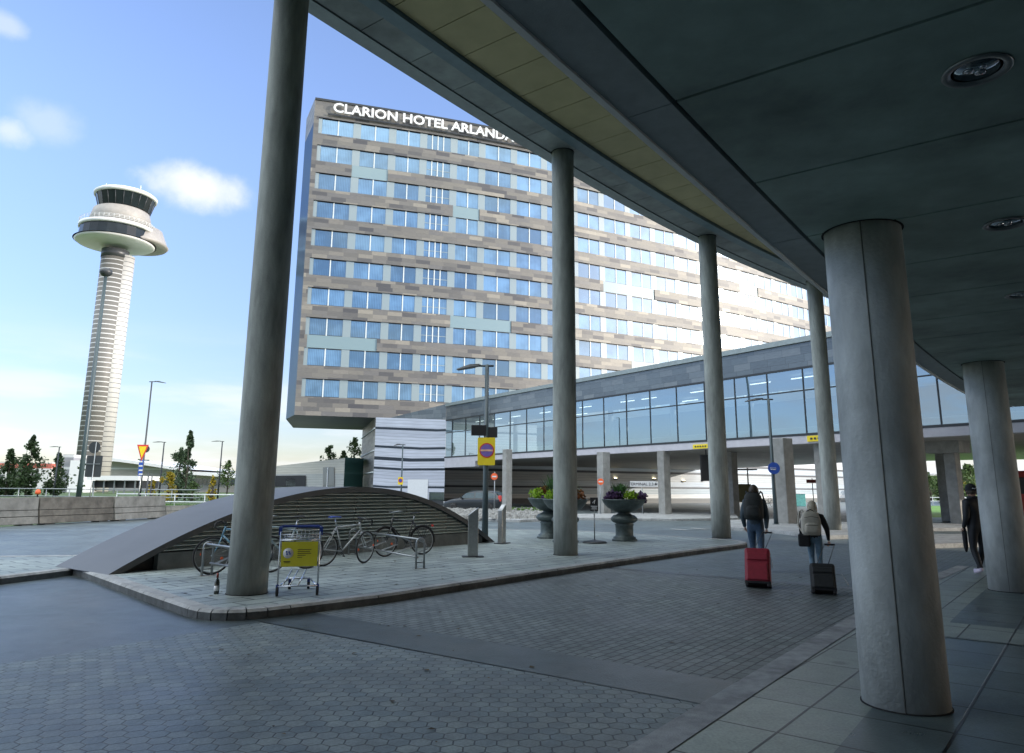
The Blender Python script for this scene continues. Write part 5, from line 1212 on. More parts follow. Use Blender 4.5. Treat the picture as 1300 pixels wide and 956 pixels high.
# ------------------------------------------------------------------ parked estate car
def estate():
    a = g(573, 648.2); b = g(637, 649.6); rz = math.atan2((b-a).y, (b-a).x)
    c = Vector(((a.x+b.x)/2, (a.y+b.y)/2, 0)); L = 4.75; rz = R(-22); c = at(604, 648, 55.5); c.z = 0
    t = thing('parked_car', c, 'black estate car parked below the banded hotel wall, facing left', 'car', rz=rz)
    # stations along x (front at -L/2): x, half width low, half width shoulder, z sill, z shoulder, z roof or None, half width roof
    st = [(-2.36, .62, .66, .34, .58, .60, .60), (-2.25, .80, .80, .22, .70, .74, .70), (-1.6, .90, .90, .2, .84, .92, .74), (-.95, .92, .92, .2, .92, 1.0, .74), (-.35, .92, .92, .2, .94, 1.42, .62), (.3, .92, .92, .2, .95, 1.50, .63), (1.2, .92, .92, .2, .97, 1.49, .62), (1.85, .91, .90, .22, .98, 1.42, .60), (2.22, .86, .86, .30, .98, 1.08, .70), (2.36, .78, .78, .38, .90, .93, .70)]
    mb = MB(); rows = []
    for x, wl, ws, zs, zh, zr, wr in st:
        rows.append([mb.vert((x, y, z)) for y, z in ((-wl*.92, zs), (-wl, zs+.15), (-ws, zh-.12), (-ws*.97, zh), (-wr, zr-.03), (-wr*.7, zr), (wr*.7, zr), (wr, zr-.03), (ws*.97, zh), (ws, zh-.12), (wl, zs+.15), (wl*.92, zs))])
    for i in range(len(rows)-1):
        for q in range(12): w = (q+1) % 12; mb.face((rows[i][q], rows[i][w], rows[i+1][w], rows[i+1][q]), None, True)
    mb.face(list(reversed(rows[0]))); mb.face(rows[-1])
    body = build('body', mb, mat('car_paint_black', (.015, .02, .025), .3, .0, var=.05, coat=.35), t, local=True, bevel=.03)
    mb = MB()
    def side(xs, sgn):
        for x0, x1, za, zb in xs: mb.quad((x0, sgn*.895, .99), (x1, sgn*.885, 1.0), (x1-.02, sgn*.66, zb), (x0+(.35 if x0 < -.8 else .02), sgn*.66, za))
    for sgn in (-1, 1): side([(-.86, .22, 1.36, 1.40), (.28, 1.2, 1.41, 1.40), (1.26, 1.95, 1.39, 1.30)], sgn)
    mb.quad((-1.0, -.66, 1.02), (-1.0, .66, 1.02), (-.42, .56, 1.40), (-.42, -.56, 1.40)); mb.quad((2.255, .66, 1.06), (2.255, -.66, 1.06), (1.92, -.56, 1.42), (1.92, .56, 1.42))
    build('windows', mb, mat('car_glass', (.03, .06, .075), .15, var=.2, spec=.5), t, local=True)
    for x in (-1.45, 1.45):
        for y in (-.85, .85):
            mb = MB(); mb.lathe([(.2, -.1), (.31, -.11), (.33, -.08), (.33, .08), (.31, .11), (.2, .1)], (x, y, .33), 24, M=Matrix.Rotation(R(90), 4, 'X')); wh = build('wheel', mb, M['rubber'], t, local=True)
            mb = MB(); s = -1 if y < 0 else 1; mb.lathe([(0, .095), (.08, .10), (.2, .09), (.22, .105), (.22, .06)], (x, y, .33), 20, M=Matrix.Rotation(R(-90*s), 4, 'X')); build('rim', mb, M['galv'], wh, local=True)
    for y in (-.72, .72):
        mb = MB(); mb.box((2.25, y, .98), (.22, .22, .42)); build('tail_light', mb, M['sign_red'], t, local=True, bevel=.03)
        mb = MB(); mb.box((-2.24, y*.85, .66), (.2, .28, .12)); build('headlight', mb, M['chrome'], t, local=True, bevel=.03)
    mb = MB(); mb.box((2.37, 0, .72), (.03, .5, .11)); build('number_plate', mb, M['white'], t, local=True)
    mb = MB(); [mb.tube([(-.2, y, 1.50), (1.7, y, 1.50)], .02, 6) for y in (-.58, .58)]; build('roof_rail', mb, M['galv'], t, local=True)
    mb = MB(); [mb.box((-.75, y, 1.02), (.12, .16, .12)) for y in (-.98, .98)]; build('mirror', mb, M['black'], t, local=True, bevel=.02)
    return t
estate()

# ------------------------------------------------------------------ wall lamps in the underpass
for i, (px, py) in enumerate([(782, 608), (830, 608.5), (842, 604), (868, 611), (893, 610)]):
    n_ = at(px, py, 78.)
    # find the wall point on that bearing
    best = None
    for k in range(200):
        s = 16+k*.2; q = P(s, -.18); d = ray(px, py); u = q.x/d.x*1. if abs(d.x) > 1e-6 else 0
        e = abs(q.x*d.y-q.y*d.x)
        if best is None or e < best[0]: best = (e, q, d)
    q, d = best[1], best[2]; z = CAMH+d.z/d.y*q.y
    if i == 0: l = 'wall lamp glowing on the underpass wall between the right flower urn and the direction board'
    else: l = ['', 'wall lamp above the arrow tip of the direction board', 'wall lamp beside the bridge column right of the direction board', 'wall lamp on the dark underpass wall left of the sunlit patch', 'wall lamp nearest the hanging display'][i]
    t = thing('wall_lamp', (q.x, q.y, z), l, 'wall lamp', 'wall lamps in the underpass'); mb = MB(); mb.box((0, 0, 0), (.5, .25, .16)); build('housing', mb, M['metal_dark'], t, local=True, bevel=.02)
    mb = MB(); mb.box((0, .0, .09), (.36, .16, .02)); build('lamp', mb, M['lamp_warm'], t, local=True)
# bicycles far under the bridge
for i, (a, b, l, cc) in enumerate([((974, 643.5), (991, 643), 'distant dark bicycle parked in the sun beyond the underpass, right of the man', (.05, .05, .05))]):
    bicycle('far_bike', a, b, l, cc, drop=False)

# fallen leaves and litter on the paving
mb = MB(); rnd = random.Random(21)
for _ in range(170):
    s_, o_ = rnd.uniform(-1, 14), rnd.uniform(-1.6, 3.8); z = .1275
    if rnd.random() < .35: s_, o_, z = rnd.uniform(-6, 9), rnd.uniform(-7.4, -2), .006
    c = K(s_, o_, z); a = rnd.uniform(0, 6.28); r = rnd.uniform(.015, .045); d = Vector((math.cos(a), math.sin(a), 0))*r; e = Vector((-d.y, d.x, 0))*.6
    mb.quad(c-d, c-e+Vector((0, 0, .006)), c+d, c+e+Vector((0, 0, .004)))
build('fallen_leaves', mb, leafmat('dead_leaf', (.10, .07, .03)), kind='stuff')

# ------------------------------------------------------------------ control tower
TX = at(117, 600, 196.); TX = Vector((TX.x, 196., 0))
for _ in range(6):
    d = Vector((TX.x, TX.y, 3))-O; xx = CX+F*d.dot(cR)/d.dot(fwd); TX.x += (115.-xx)*TX.y/F
tower = thing('control_tower', TX, 'tall pale banded airport control tower with dark glazed cab and two round platforms', 'control tower')
def tz(py): return zat(py, TX.x, TX.y)
zc = tz(322); TS = .6
m, n, l, b = new_mat('tower_shaded_bands'); tc = n.new('ShaderNodeTexCoord'); sp = n.new('ShaderNodeSeparateXYZ'); l.new(tc.outputs['Object'], sp.inputs[0])
fr = mathn(n, l, 'FRACT', mathn(n, l, 'DIVIDE', sp.outputs[2], 1.32)); st_ = mathn(n, l, 'LESS_THAN', fr, .17)
mx = n.new('ShaderNodeMix'); mx.data_type = 'RGBA'; l.new(st_, mx.inputs[0]); mx.inputs[6].default_value = (.15, .145, .135, 1); mx.inputs[7].default_value = (.6, .6, .6, 1); l.new(mx.outputs[2], b.inputs['Base Color']); b.inputs['Roughness'].default_value = .55
M['shaft'] = m
m, n, l, b = new_mat('tower_sunlit_bands'); tc = n.new('ShaderNodeTexCoord'); sp = n.new('ShaderNodeSeparateXYZ'); l.new(tc.outputs['Object'], sp.inputs[0])
fr = mathn(n, l, 'FRACT', mathn(n, l, 'DIVIDE', sp.outputs[2], 1.32)); st_ = mathn(n, l, 'LESS_THAN', fr, .12)
mx = n.new('ShaderNodeMix'); mx.data_type = 'RGBA'; l.new(st_, mx.inputs[0]); mx.inputs[6].default_value = (.50, .49, .47, 1); mx.inputs[7].default_value = (.12, .12, .13, 1); l.new(mx.outputs[2], b.inputs['Base Color']); b.inputs['Roughness'].default_value = .55
M['shaft_sunlit'] = m
M['tower_dark'] = mat('tower_dark_band', (.07, .075, .085), .4, .2, var=.1)
M['tower_drum'] = mat('tower_drum', (.34, .32, .30), .5, var=.1, scale=1)
M['tower_glass'] = mat('tower_glass', (.012, .018, .022), .12, var=.3, scale=.3, spec=.35)
# two interlocked half-round shafts, sun and shade put into their two tones
k = TX.y/F*1.03
rA = 15.5*k; rB = 11.5*k
mb = MB(); mb.lathe([(rA, 0), (rA, zc)], (-3.2*k, 0, 0), 48); build('shaft', mb, M['shaft'], tower, local=True)
mb = MB(); mb.lathe([(rB, 0), (rB, zc-.6)], (7.0*k, 1.2, 0), 40); build('stair_shaft', mb, M['shaft_sunlit'], tower, local=True)
mb = MB(); mb.lathe([(rA-.0+.12, zc-1.5), (rA+.12, zc+.8)], (-3.2*k, 0, 0), 48); build('neck', mb, M['tower_dark'], tower, local=True)
# platforms
cA = Vector((2.*k, 0, 0)); q = lambda z0, z1: None
z0 = tz(318)
mb = MB(); mb.lathe([(13*k, z0+1.6*TS), (30*k, z0+2.0*TS), (44*k, z0+2.6*TS), (46.5*k, z0+3.3*TS), (45.5*k, z0+3.7*TS)], (-5*k, 0, 0), 56); mb.lathe([(0, z0+3.6*TS), (48*k, z0+3.6*TS)], (-5*k, 0, 0), 40); build('lower_platform', mb, M['white'], tower, local=True)
mb = MB(); mb.lathe([(10*k, z0+3.4*TS), (30*k, z0+3.7*TS), (40*k, z0+4.2*TS), (42*k, z0+5.*TS), (40*k, z0+6*TS), (33*k, z0+12.5*TS), (0, z0+12.7*TS)], (9*k, 4, 0), 56); build('side_platform', mb, M['tower_drum'], tower, local=True)
mb = MB(); mb.lathe([(43*k, z0+3.6*TS), (42*k, z0+9.0*TS)], (-5*k, 0, 0), 24, smooth=False); build('lower_glazing', mb, M['tower_glass'], tower, local=True)
mb = MB(); mb.lathe([(43*k, z0+9.*TS), (44.5*k, z0+9.2*TS), (44.5*k, z0+10.6*TS), (40*k, z0+10.8*TS), (0, z0+10.8*TS)], (-4*k, 0, 0), 56); build('gallery_floor', mb, M['white'], tower, local=True)
mb = MB(); mb.lathe([(38*k, z0+10.8*TS), (33*k, z0+18.6*TS), (30*k, z0+19.3*TS), (0, z0+19.3*TS)], (-1*k, 0, 0), 48); build('drum', mb, M['tower_drum'], tower, local=True)
mb = MB(); mb.lathe([(30*k, z0+19.3*TS), (35*k, z0+25.5*TS)], (2*k, 0, 0), 22, smooth=False); cab = build('cab_glazing', mb, M['tower_glass'], tower, local=True)
mb = MB()
for q in range(22):
    an = 2*math.pi*q/22; mb.tube([(2*k+30.1*k*math.cos(an), 30.1*k*math.sin(an), z0+19.3*TS), (2*k+35.1*k*math.cos(an), 35.1*k*math.sin(an), z0+25.5*TS)], .10, 4)
build('cab_mullions', mb, M['tower_dark'], tower, local=True)
mb = MB(); mb.lathe([(35*k, z0+25.5*TS), (37*k, z0+25.7*TS), (37.5*k, z0+26.8*TS), (35*k, z0+27.6*TS), (0, z0+28.4*TS)], (2*k, 0, 0), 56); build('cab_roof', mb, M['white'], tower, local=True)
mb = MB()
for zz in (z0+11.4*TS, z0+12.1*TS, z0+12.7*TS):
    mb.tube([(-4*k+44*k*math.cos(a_*math.pi/24), 44*k*math.sin(a_*math.pi/24), zz) for a_ in range(48)], .06, 4, closed=True)
for a_ in range(48): mb.tube([(-4*k+44*k*math.cos(a_*math.pi/24), 44*k*math.sin(a_*math.pi/24), z0+10.8*TS), (-4*k+44*k*math.cos(a_*math.pi/24), 44*k*math.sin(a_*math.pi/24), z0+12.7*TS)], .05, 4)
build('gallery_railing', mb, M['white'], tower, local=True)
mb = MB()
for x, y, h_ in ((-20*k, -10*k, 5), (6*k, -4*k, 3.4), (24*k, -8*k, 4.4), (-28*k, -6*k, -4)): mb.tube([(x, y, z0+27*TS), (x, y, z0+27*TS+h_*.6)], .10, 5)
build('antennas', mb, M['white'], tower, local=True)

# ------------------------------------------------------------------ distant buildings
def px_box(name, x0, x1, ytop, Y, depth, m, label, cat='building', wins=None):
    a, b_ = at(x0, 610, Y), at(x1, 610, Y); zt = zat(ytop, (a.x+b_.x)/2, Y)
    t = thing(name, ((a.x+b_.x)/2, Y+depth/2, 0), label, cat); mb = MB(); mb.box(((a.x+b_.x)/2, Y+depth/2, zt/2), (b_.x-a.x, depth, zt)); build('wall', mb, m, t)
    return t, a.x, b_.x, zt
mwhite = zramp('hangar_wall', [(0, (.6, .6, .6)), (9, (.42, .12, .09)), (11.2, (.66, .64, .62)), (13.2, (.45, .14, .11)), (14.2, (.6, .3, .25))], zmax=16., metal=0, rough=.6)
t, xa, xb, zt = px_box('hangar_building', -160, 63, 586.5, 330., 40, mwhite, 'long white building with red roof bands behind the dark columnar trees')
for i in range(9):
    x = xb-6-i*8
    mb = MB(); mb.box((x, 329.9, 5.4), (1.5, .3, 1.6)); build('window', mb, M['glass_dark'], t)
mblk = zramp('block_wall', [(0, (.25, .25, .26)), (2.5, (.6, .6, .6)), (3.1, (.27, .27, .29)), (5.6, (.62, .62, .62)), (6.2, (.27, .27, .29)), (8.6, (.6, .6, .6)), (9.2, (.27, .27, .29)), (11.6, (.6, .6, .6))], zmax=16., metal=0)
t, xa, xb, zt = px_box('tower_annex', 76, 90, 577, 185., 10, mblk, 'grey and white striped annex block at the left foot of the control tower')
mb = MB(); mb.box((xb+2.2, 186, zt*.42), (4, 5, zt*.84)); build('stair_block', mb, M['white'], t)
# terminal with a swept roof, left of the hotel
def swept(x0, x1, Y, ya, yb, ylow, label, name):
    """curved roof falling from ya (left) to yb (right)"""
    a, b_ = at(x0, 610, Y), at(x1, 610, Y); t = thing(name, ((a.x+b_.x)/2, Y, 0), label, 'building'); n = 14; top = MB(); wl_ = MB(); D = 45
    for i in range(n):
        f0, f1 = i/n, (i+1)/n; xA, xB = a.x+(b_.x-a.x)*f0, a.x+(b_.x-a.x)*f1
        def yy(f): return ya+(yb-ya)*(f**1.35)
        zA, zB = zat(yy(f0), xA, Y), zat(yy(f1), xB, Y)
        top.quad((xA, Y-4, zA), (xB, Y-4, zB), (xB, Y+D, zB), (xA, Y+D, zA), None, True); top.quad((xA, Y-4, zA-.9), (xB, Y-4, zB-.9), (xB, Y-4, zB), (xA, Y-4, zA)); top.quad((xA, Y-4, zA-.9), (xA, Y+D, zA-.9), (xB, Y+D, zB-.9), (xB, Y-4, zB-.9))
        wl_.quad((xA, Y, 0), (xB, Y, 0), (xB, Y, zB-.9), (xA, Y, zA-.9), [(xA, 0), (xB, 0), (xB, zB), (xA, zA)])
    build('roof', top, M['white'], t); build('wall', wl_, mlow, t)
    for f0, f1, za_, zb_ in ((.02, .98, 2.2, 3.8),):
        for i in range(16):
            q0, q1 = f0+(f1-f0)*i/16, f0+(f1-f0)*(i+.86)/16; mb = MB(); xA, xB = a.x+(b_.x-a.x)*q0, a.x+(b_.x-a.x)*q1; mb.quad((xA, Y-.15, za_), (xB, Y-.15, za_), (xB, Y-.15, zb_), (xA, Y-.15, zb_)); build('window', mb, M['glass_dark'], t)
    return t
mlow = zramp('terminal_wall', [(0, (.3, .3, .3)), (3.9, (.6, .59, .56)), (4.6, (.42, .40, .36)), (7.5, (.7, .7, .68)), (8., (.44, .42, .38)), (11., (.7, .7, .68)), (11.5, (.46, .44, .4))], zmax=20., metal=0, rough=.6)
swept(128, 242, 235., 581, 596, 615, 'pale terminal pier with a swept white roof right of the control tower', 'pier_building')
swept(236, 322, 215., 598.5, 605, 615, 'low white terminal wing with a flat swept roof behind the yellow young tree', 'pier_building')
# canopy in front of the pier
t = thing('drop_off_canopy', at(165, 615, 170.).to_2d().to_3d(), 'long dark canopy with a pale edge below the swept terminal roof', 'canopy'); mb = MB(); a = at(126, 607, 172.); b_ = at(190, 607, 172.)
mb.box(((a.x+b_.x)/2, 172, a.z), (b_.x-a.x, 10, 1.)); build('roof', mb, M['white'], t); mb = MB(); mb.box(((a.x+b_.x)/2, 173, a.z-1.4), (b_.x-a.x-1, 9, 1.6)); build('underside', mb, M['black'], t)
for i in range(5): mb = MB(); x = a.x+(b_.x-a.x)*(i+.5)/5; mb.box((x, 168, a.z/2-.3), (.3, .3, a.z-.6)); build('post', mb, M['galv'], t)
# low building between the near column and the hotel
mcor = zramp('corrugated_wall', [(0, (.20, .21, .22)), (1.6, (.42, .43, .42)), (3.2, (.52, .50, .45))], zmax=8., metal=.1, ribs=.28)
YB = 84.
t = thing('service_building', (-24, YB+8, 0), 'low corrugated service building with a dark opening, left of the hotel foot', 'building')
pa, pb = at(330, 600, YB+6), at(437, 600, YB-2); za, zb = zat(594, pa.x, pa.y), zat(581.5, pb.x, pb.y); L = (pb-pa).length
mb = MB(); mb.quad((pa.x, pa.y, 0), (pb.x, pb.y, 0), (pb.x, pb.y, zb), (pa.x, pa.y, za), [(0, 0), (L, 0), (L, zb), (0, za)]); mb.quad((pa.x, pa.y, za), (pb.x, pb.y, zb), (pb.x+2, pb.y+12, zb), (pa.x, pa.y+12, za)); build('wall', mb, mcor, t)
def onw(px, py): 
    n_ = Vector(((pb-pa).y, -(pb-pa).x, 0)).normalized(); return onplane(px, py, Vector((pa.x, pa.y, 0))+n_*.1, n_)
mb = MB(); mb.quad(onw(340, 604), onw(340, 618), onw(388, 617.5), onw(388, 603.5)); build('opening', mb, M['black'], t)
mb = MB(); mb.quad(onw(363, 607.5), onw(363, 617.5), onw(375, 617.2), onw(375, 607.2)); build('shutter', mb, M['soffit_grey'], t)
mb = MB(); mb.quad(onw(410, 593.5), onw(410, 620), onw(424, 620), onw(424, 593)); build('doorway', mb, M['glass_dark'], t)
mb = MB(); q1 = onw(416.5, 593.4)+Vector((0, -.05, 0)); mb.box((q1.x, q1.y, q1.z/2), (.12, .08, q1.z)); build('door_post', mb, M['white'], t)
mb = MB(); q0 = at(437, 600, 82); q1 = at(461, 600, 85); zt = zat(580.5, q0.x, q0.y); mb.wall(q0, q1, 0, zt); mb.wall(at(437, 600, 82), at(437, 600, 92), 0, zt); mb.quad((q0.x, q0.y, zt), (q1.x, q1.y, zt), (q1.x, q1.y+8, zt), (q0.x, q0.y+8, zt)); build('glazed_link', mb, M['glass_green'], t)

# ------------------------------------------------------------------ concrete barriers, railings, verge
def barrier(a, b_, z0, h_, m, label):
    a, b_ = Vector((a[0], a[1], z0)), Vector((b_[0], b_[1], z0)); c = (a+b_)/2; L = (b_-a).length-.07; t = thing('concrete_barrier', c, label, 'concrete barrier', 'concrete barriers along the road', rz=math.atan2((b_-a).y, (b_-a).x))
    mb = MB(); tiers = [(.06, .36, .30, .24), (.385, .63, .235, .19), (.655, h_, .185, .15)]
    for zb, zt, w0, w1 in tiers:
        i = len(mb.v); 
        for x in (-L/2, L/2):
            for y, z in ((-w0, zb), (w0, zb), (w1, zt), (-w1, zt)): mb.v.append((x, y, z))
        for q in ((0, 1, 2, 3), (7, 6, 5, 4), (0, 4, 5, 1), (1, 5, 6, 2), (2, 6, 7, 3), (3, 7, 4, 0)): mb.face([i+w for w in q])
    build('body', mb, M[m], t, local=True, bevel=.012)
    mb = MB(); mb.box((0, 0, h_/2), (L-.06, .28, h_-.1)); build('core', mb, M['concrete_dark'], t, local=True)
    for x in (-L*.36, L*.36): mb = MB(); mb.box((x, 0, .035), (.5, .5, .07)); build('foot', mb, M['concrete_dark'], t, local=True)
b0, b1, b2, b3, b4 = g(-60, 671), g(43, 666.2), g(139, 661.6), g(205, 657.5), g(262, 654.5)
hb = zat(631.3, b1.x, b1.y)
for i, (p0, p1, m, l) in enumerate([(b0, b1, 'barrier', 'pale concrete barrier block at the far left edge'), (b1, b2, 'barrier_dark', 'dark mossy-topped concrete barrier block left of the middle of the row'), (b2, b3, 'barrier', 'pale concrete barrier block third in the row, below the give-way sign')]): barrier(p0, p1, -.008, hb, m, l)
barrier(b3, b4, -.008, hb*.55, 'barrier', 'lowest concrete barrier block, partly behind the vent housing roof')
def railing(pts, h_, rails, label, step=2.2, m='galv'):
    t = thing('metal_railing', pts[0], label, 'railing'); mb = MB()
    for k in rails: mb.tube([p+Vector((0, 0, k)) for p in pts], .05, 6)
    build('rail', mb, M[m], t)
    mb = MB()
    for i in range(len(pts)-1):
        L = (pts[i+1]-pts[i]).length; n = max(1, int(L/step))
        for q in range(n): p = pts[i].lerp(pts[i+1], q/n); mb.tube([p, p+Vector((0, 0, h_))], .04, 5)
    build('posts', mb, M[m], t, kind='stuff')
def gp(px, Y, z=0.): p = at(px, 615, Y); return Vector((p.x, Y, z))
railing([gp(-80, 66), gp(60, 66), gp(150, 64), gp(255, 62)], 1.45, (.75, 1.4), 'grey metal guard railing above the concrete barriers')
railing([gp(150, 57), gp(300, 55), gp(420, 60)], 1.15, (.55, 1.1), 'low pale railing behind the lawn and the vent housing', m='white')
mb = MB(); q = [g(206, 648), g(285, 640), Vector((gp(330, 70).x, 70, 0)), Vector((gp(200, 75).x, 75, 0))]
mb = MB()
rnd = random.Random(3)
for _ in range(9000):
    u, v = rnd.random(), rnd.random(); Y = 41+v*22; p = gp(203+(110)*u, Y, -.02); hh = rnd.uniform(.10, .26); w = rnd.uniform(.03, .08); a_ = rnd.uniform(0, 3.14)
    dx, dy = w*math.cos(a_), w*math.sin(a_); mb.quad((p.x-dx, p.y-dy, p.z), (p.x+dx, p.y+dy, p.z), (p.x+dx*.3+rnd.uniform(-.1, .1), p.y+dy*.3, p.z+hh), (p.x-dx*.3, p.y-dy*.3, p.z+hh))
mb.quad(tuple(gp(200, 41, .0)), tuple(gp(330, 41, .0)), tuple(gp(330, 64, .0)), tuple(gp(200, 64, .0)))
build('grass', mb, mat('lawn_green', (.07, .17, .025), .9, var=.35, scale=1.5), kind='stuff')
# orange beacon behind the barriers
p = gp(49.5, 40, 0); zt = zat(625, p.x, p.y); t = thing('warning_beacon', p, 'round orange warning lamp standing on the second barrier block', 'warning lamp'); mb = MB(); mb.lathe([(0, -.1), (.12, -.1), (.14, 0), (.1, .13), (0, .16)], (p.x, p.y, zt), 16); build('lens', mb, M['sign_orange'], t); mb = MB(); mb.tube([p, Vector((p.x, p.y, zt-.1))], .04, 6); build('post', mb, M['black'], t)

# ------------------------------------------------------------------ trees
def tree(px, Y, ytop, wpx, label, leaf, shape='column', group='trees along the roads', n=3400, size=.34, seed=1, base=.04, trunk=.12):
    rnd = random.Random(seed); p = gp(px, Y, 0); H = zat(ytop, p.x, Y); W = wpx*Y/F/2; t = thing({'column': 'columnar_tree', 'cone': 'conical_tree', 'bush': 'bush', 'round': 'broadleaf_tree'}[shape], p, label, 'bush' if shape == 'bush' else 'tree', group)
    limbs = MB(); limbs.tube([(0, 0, 0), (rnd.uniform(-.1, .1), 0, H*.35), (rnd.uniform(-.2, .2), 0, H*.93)], [trunk*1.3, trunk, trunk*.2], 8)
    def rad(f):
        if shape == 'column': return (.35+.75*math.sin(min(1, f*1.25+.12)*math.pi*.92))*(1 if f < .8 else (1-f)/.2+.12)
        if shape == 'cone': return max(.06, (1-f)**.8)*(.6+.4*min(1, f*6))
        if shape == 'bush': return math.sqrt(max(.02, 1-(f*1.02)**2))
        return math.sin(math.pi*min(1, max(.03, f)))**.7
    # clumps of foliage on limbs, uneven outline
    clumps = []
    for i in range(30 if shape != 'bush' else 12):
        f = base+(1-base)*rnd.random()**.9; a_ = rnd.uniform(0, 6.28); r = W*rad(f)*rnd.uniform(.35, .95); c = Vector((r*math.cos(a_), r*math.sin(a_), H*f)); clumps.append((c, W*rnd.uniform(.28, .52)*max(.35, rad(f))))
        limbs.tube([(0, 0, max(.1, H*f-r*.9)), tuple(c*.6+Vector((0, 0, H*f*.4-.1))), tuple(c)], [trunk*.4, trunk*.25, trunk*.08], 5)
    for i in range(6): clumps.append((Vector((rnd.uniform(-.1, .1)*W, 0, H*(.80+.035*i))), W*.22*(1.3-.18*i)))
    build('trunk', limbs, M['bark'], t, local=True)
    mb = MB()
    for _ in range(n):
        c, r = rnd.choice(clumps); v = Vector((rnd.gauss(0, .5), rnd.gauss(0, .5), rnd.gauss(0, .65)))*r; q = c+v
        if q.z < H*base*.5: continue
        if q.z > H*1.02: continue
        s = size*rnd.uniform(.5, 1.25); a1 = Vector((rnd.uniform(-1, 1), rnd.uniform(-1, 1), rnd.uniform(-1, 1))).normalized(); b1 = a1.cross(Vector((rnd.uniform(-1, 1), rnd.uniform(-1, 1), rnd.uniform(-1, 1)))).normalized()
        mb.quad(q-a1*s*.5, q+b1*s*.35, q+a1*s*.5, q-b1*s*.35)
    build('crown', mb, leaf, t, local=True); return t
M['bark'] = mat('tree_bark', (.10, .08, .06), .9, var=.3, scale=8)
dk = leafmat('dark_leaves', (.055, .09, .035)); gy = leafmat('grey_green_leaves', (.12, .17, .09)); ye = leafmat('yellow_leaves', (.42, .32, .03)); gn = leafmat('mid_green_leaves', (.09, .14, .04))
tree(9, 112, 571, 22, 'dark columnar tree at the far left, shortest of the first pair', dk, seed=11, size=.5); tree(34, 110, 554, 31, 'tallest dark columnar tree left of the control tower', dk, seed=12, n=2200, size=.5)
tree(71, 116, 576, 26, 'dark columnar tree in front of the striped tower annex', dk, seed=13, n=1500, size=.5)
tree(101, 108, 570, 9, 'thin bare-looking tree just left of the control tower shaft', gn, seed=14, n=300, size=.4)
tree(236, 90, 546, 26, 'tall grey-green conical tree between the distant street lamps', gy, 'cone', seed=15, n=2600, size=.36)
tree(226, 93, 569, 32, 'shorter grey-green tree leaning against the tall conical tree', gy, 'round', seed=16, n=1500, size=.36)
tree(214, 84, 600, 26, 'yellow autumn bush at the foot of the tall grey-green tree', ye, 'bush', seed=17, n=700, size=.3); tree(194, 86, 610, 16, 'small yellow autumn bush behind the dark posts', ye, 'bush', seed=18, n=350, size=.3)
tree(270, 84, 604, 12, 'small bright yellow tree by the right distant street lamp', ye, 'column', seed=19, n=400, size=.28)
tree(245, 88, 612, 26, 'low reddish green bush right of the tall conical tree', gn, 'bush', seed=26, n=400, size=.3)
for i, (px, Y, yt, w, l) in enumerate([(289, 150, 585, 24, 'rounded olive tree far behind the near column'), (416, 120, 566, 26, 'sparse tree rising above the service building, left one'), (448, 115, 557, 30, 'sparse tree rising above the green glass link beside the hotel'), (434, 122, 572, 20, 'small sparse tree between the two above the service building')]): tree(px, Y, yt, w, l, gn if i == 0 else dk, 'round', seed=30+i, n=700, size=.45, base=.3)
for i, (px, Y, yt, w, lf, l) in enumerate([(1199, 110, 603, 34, gn, 'green and orange tree seen under the bridge left of the stout pier'), (1212, 118, 600, 26, ye, 'orange autumn tree seen under the bridge behind the stout pier'), (1231, 112, 590, 40, gn, 'tree with turning leaves above the cap of the standing person'), (1300, 105, 600, 60, gn, 'green tree at the right edge beyond the bridge'), (1180, 130, 605, 40, gn, 'distant green tree hidden partly by the seamed column')]): tree(px, Y, yt, w, l, lf, 'round', seed=50+i, n=1100, size=.5, base=.12)
# far tree line
mb = MB(); rnd = random.Random(9)
for k in range(9000):
    a_ = rnd.uniform(-.75, .80); D = rnd.uniform(420, 520); x, y = D*math.sin(a_), D*math.cos(a_); z = rnd.uniform(0, 9+3*math.sin(a_*37)+2*math.sin(a_*91)); s = rnd.uniform(1., 2.6)
    mb.quad((x-s, y, z-s*.6), (x+s, y+rnd.uniform(-1, 1), z-s*.6), (x+s*.7, y, z+s*.7), (x-s*.7, y, z+s*.7))
build('far_woodland', mb, dk, kind='stuff')
# lawn beyond the underpass (right) 
mb = MB(); mb.quad(tuple(g(1170, 657, .0)), tuple(g(1340, 656, .0)), tuple(g(1340, 642, .0)), tuple(g(1170, 642, .0)))
build('lawn', mb, mat('far_lawn', (.09, .2, .03), .9, var=.3, scale=.6), kind='structure')
railing([g(1170, 641.5), g(1340, 640.5)], 1., (.5, .95), 'white railing on the lawn beyond the underpass', m='white')

# ------------------------------------------------------------------ people
M['skin'] = mat('skin', (.52, .33, .25), .55, var=.08, scale=12)
def grow(pts, edges, root=0, sub=2):
    """pts: list of (x, y, z, rx, ry); a skinned, smoothed surface as plain geometry"""
    me = bpy.data.meshes.new('flesh'); me.from_pydata([p[:3] for p in pts], edges, [])
    o = bpy.data.objects.new('flesh', me); COL.objects.link(o)
    sk = o.modifiers.new('skin', 'SKIN'); sk.use_smooth_shade = True
    for i, p in enumerate(pts):
        v = me.skin_vertices[0].data[i]; v.radius = (p[3], p[4] if len(p) > 4 else p[3]); v.use_root = (i == root)
    sb = o.modifiers.new('sub', 'SUBSURF'); sb.levels = sub; sb.render_levels = sub
    dg = bpy.context.evaluated_depsgraph_get(); dg.update(); m2 = bpy.data.meshes.new_from_object(o.evaluated_get(dg))
    vv = [v.co.copy() for v in m2.vertices]; ff = [tuple(p.vertices) for p in m2.polygons]
    bpy.data.objects.remove(o); bpy.data.meshes.remove(me); bpy.data.meshes.remove(m2); return vv, ff
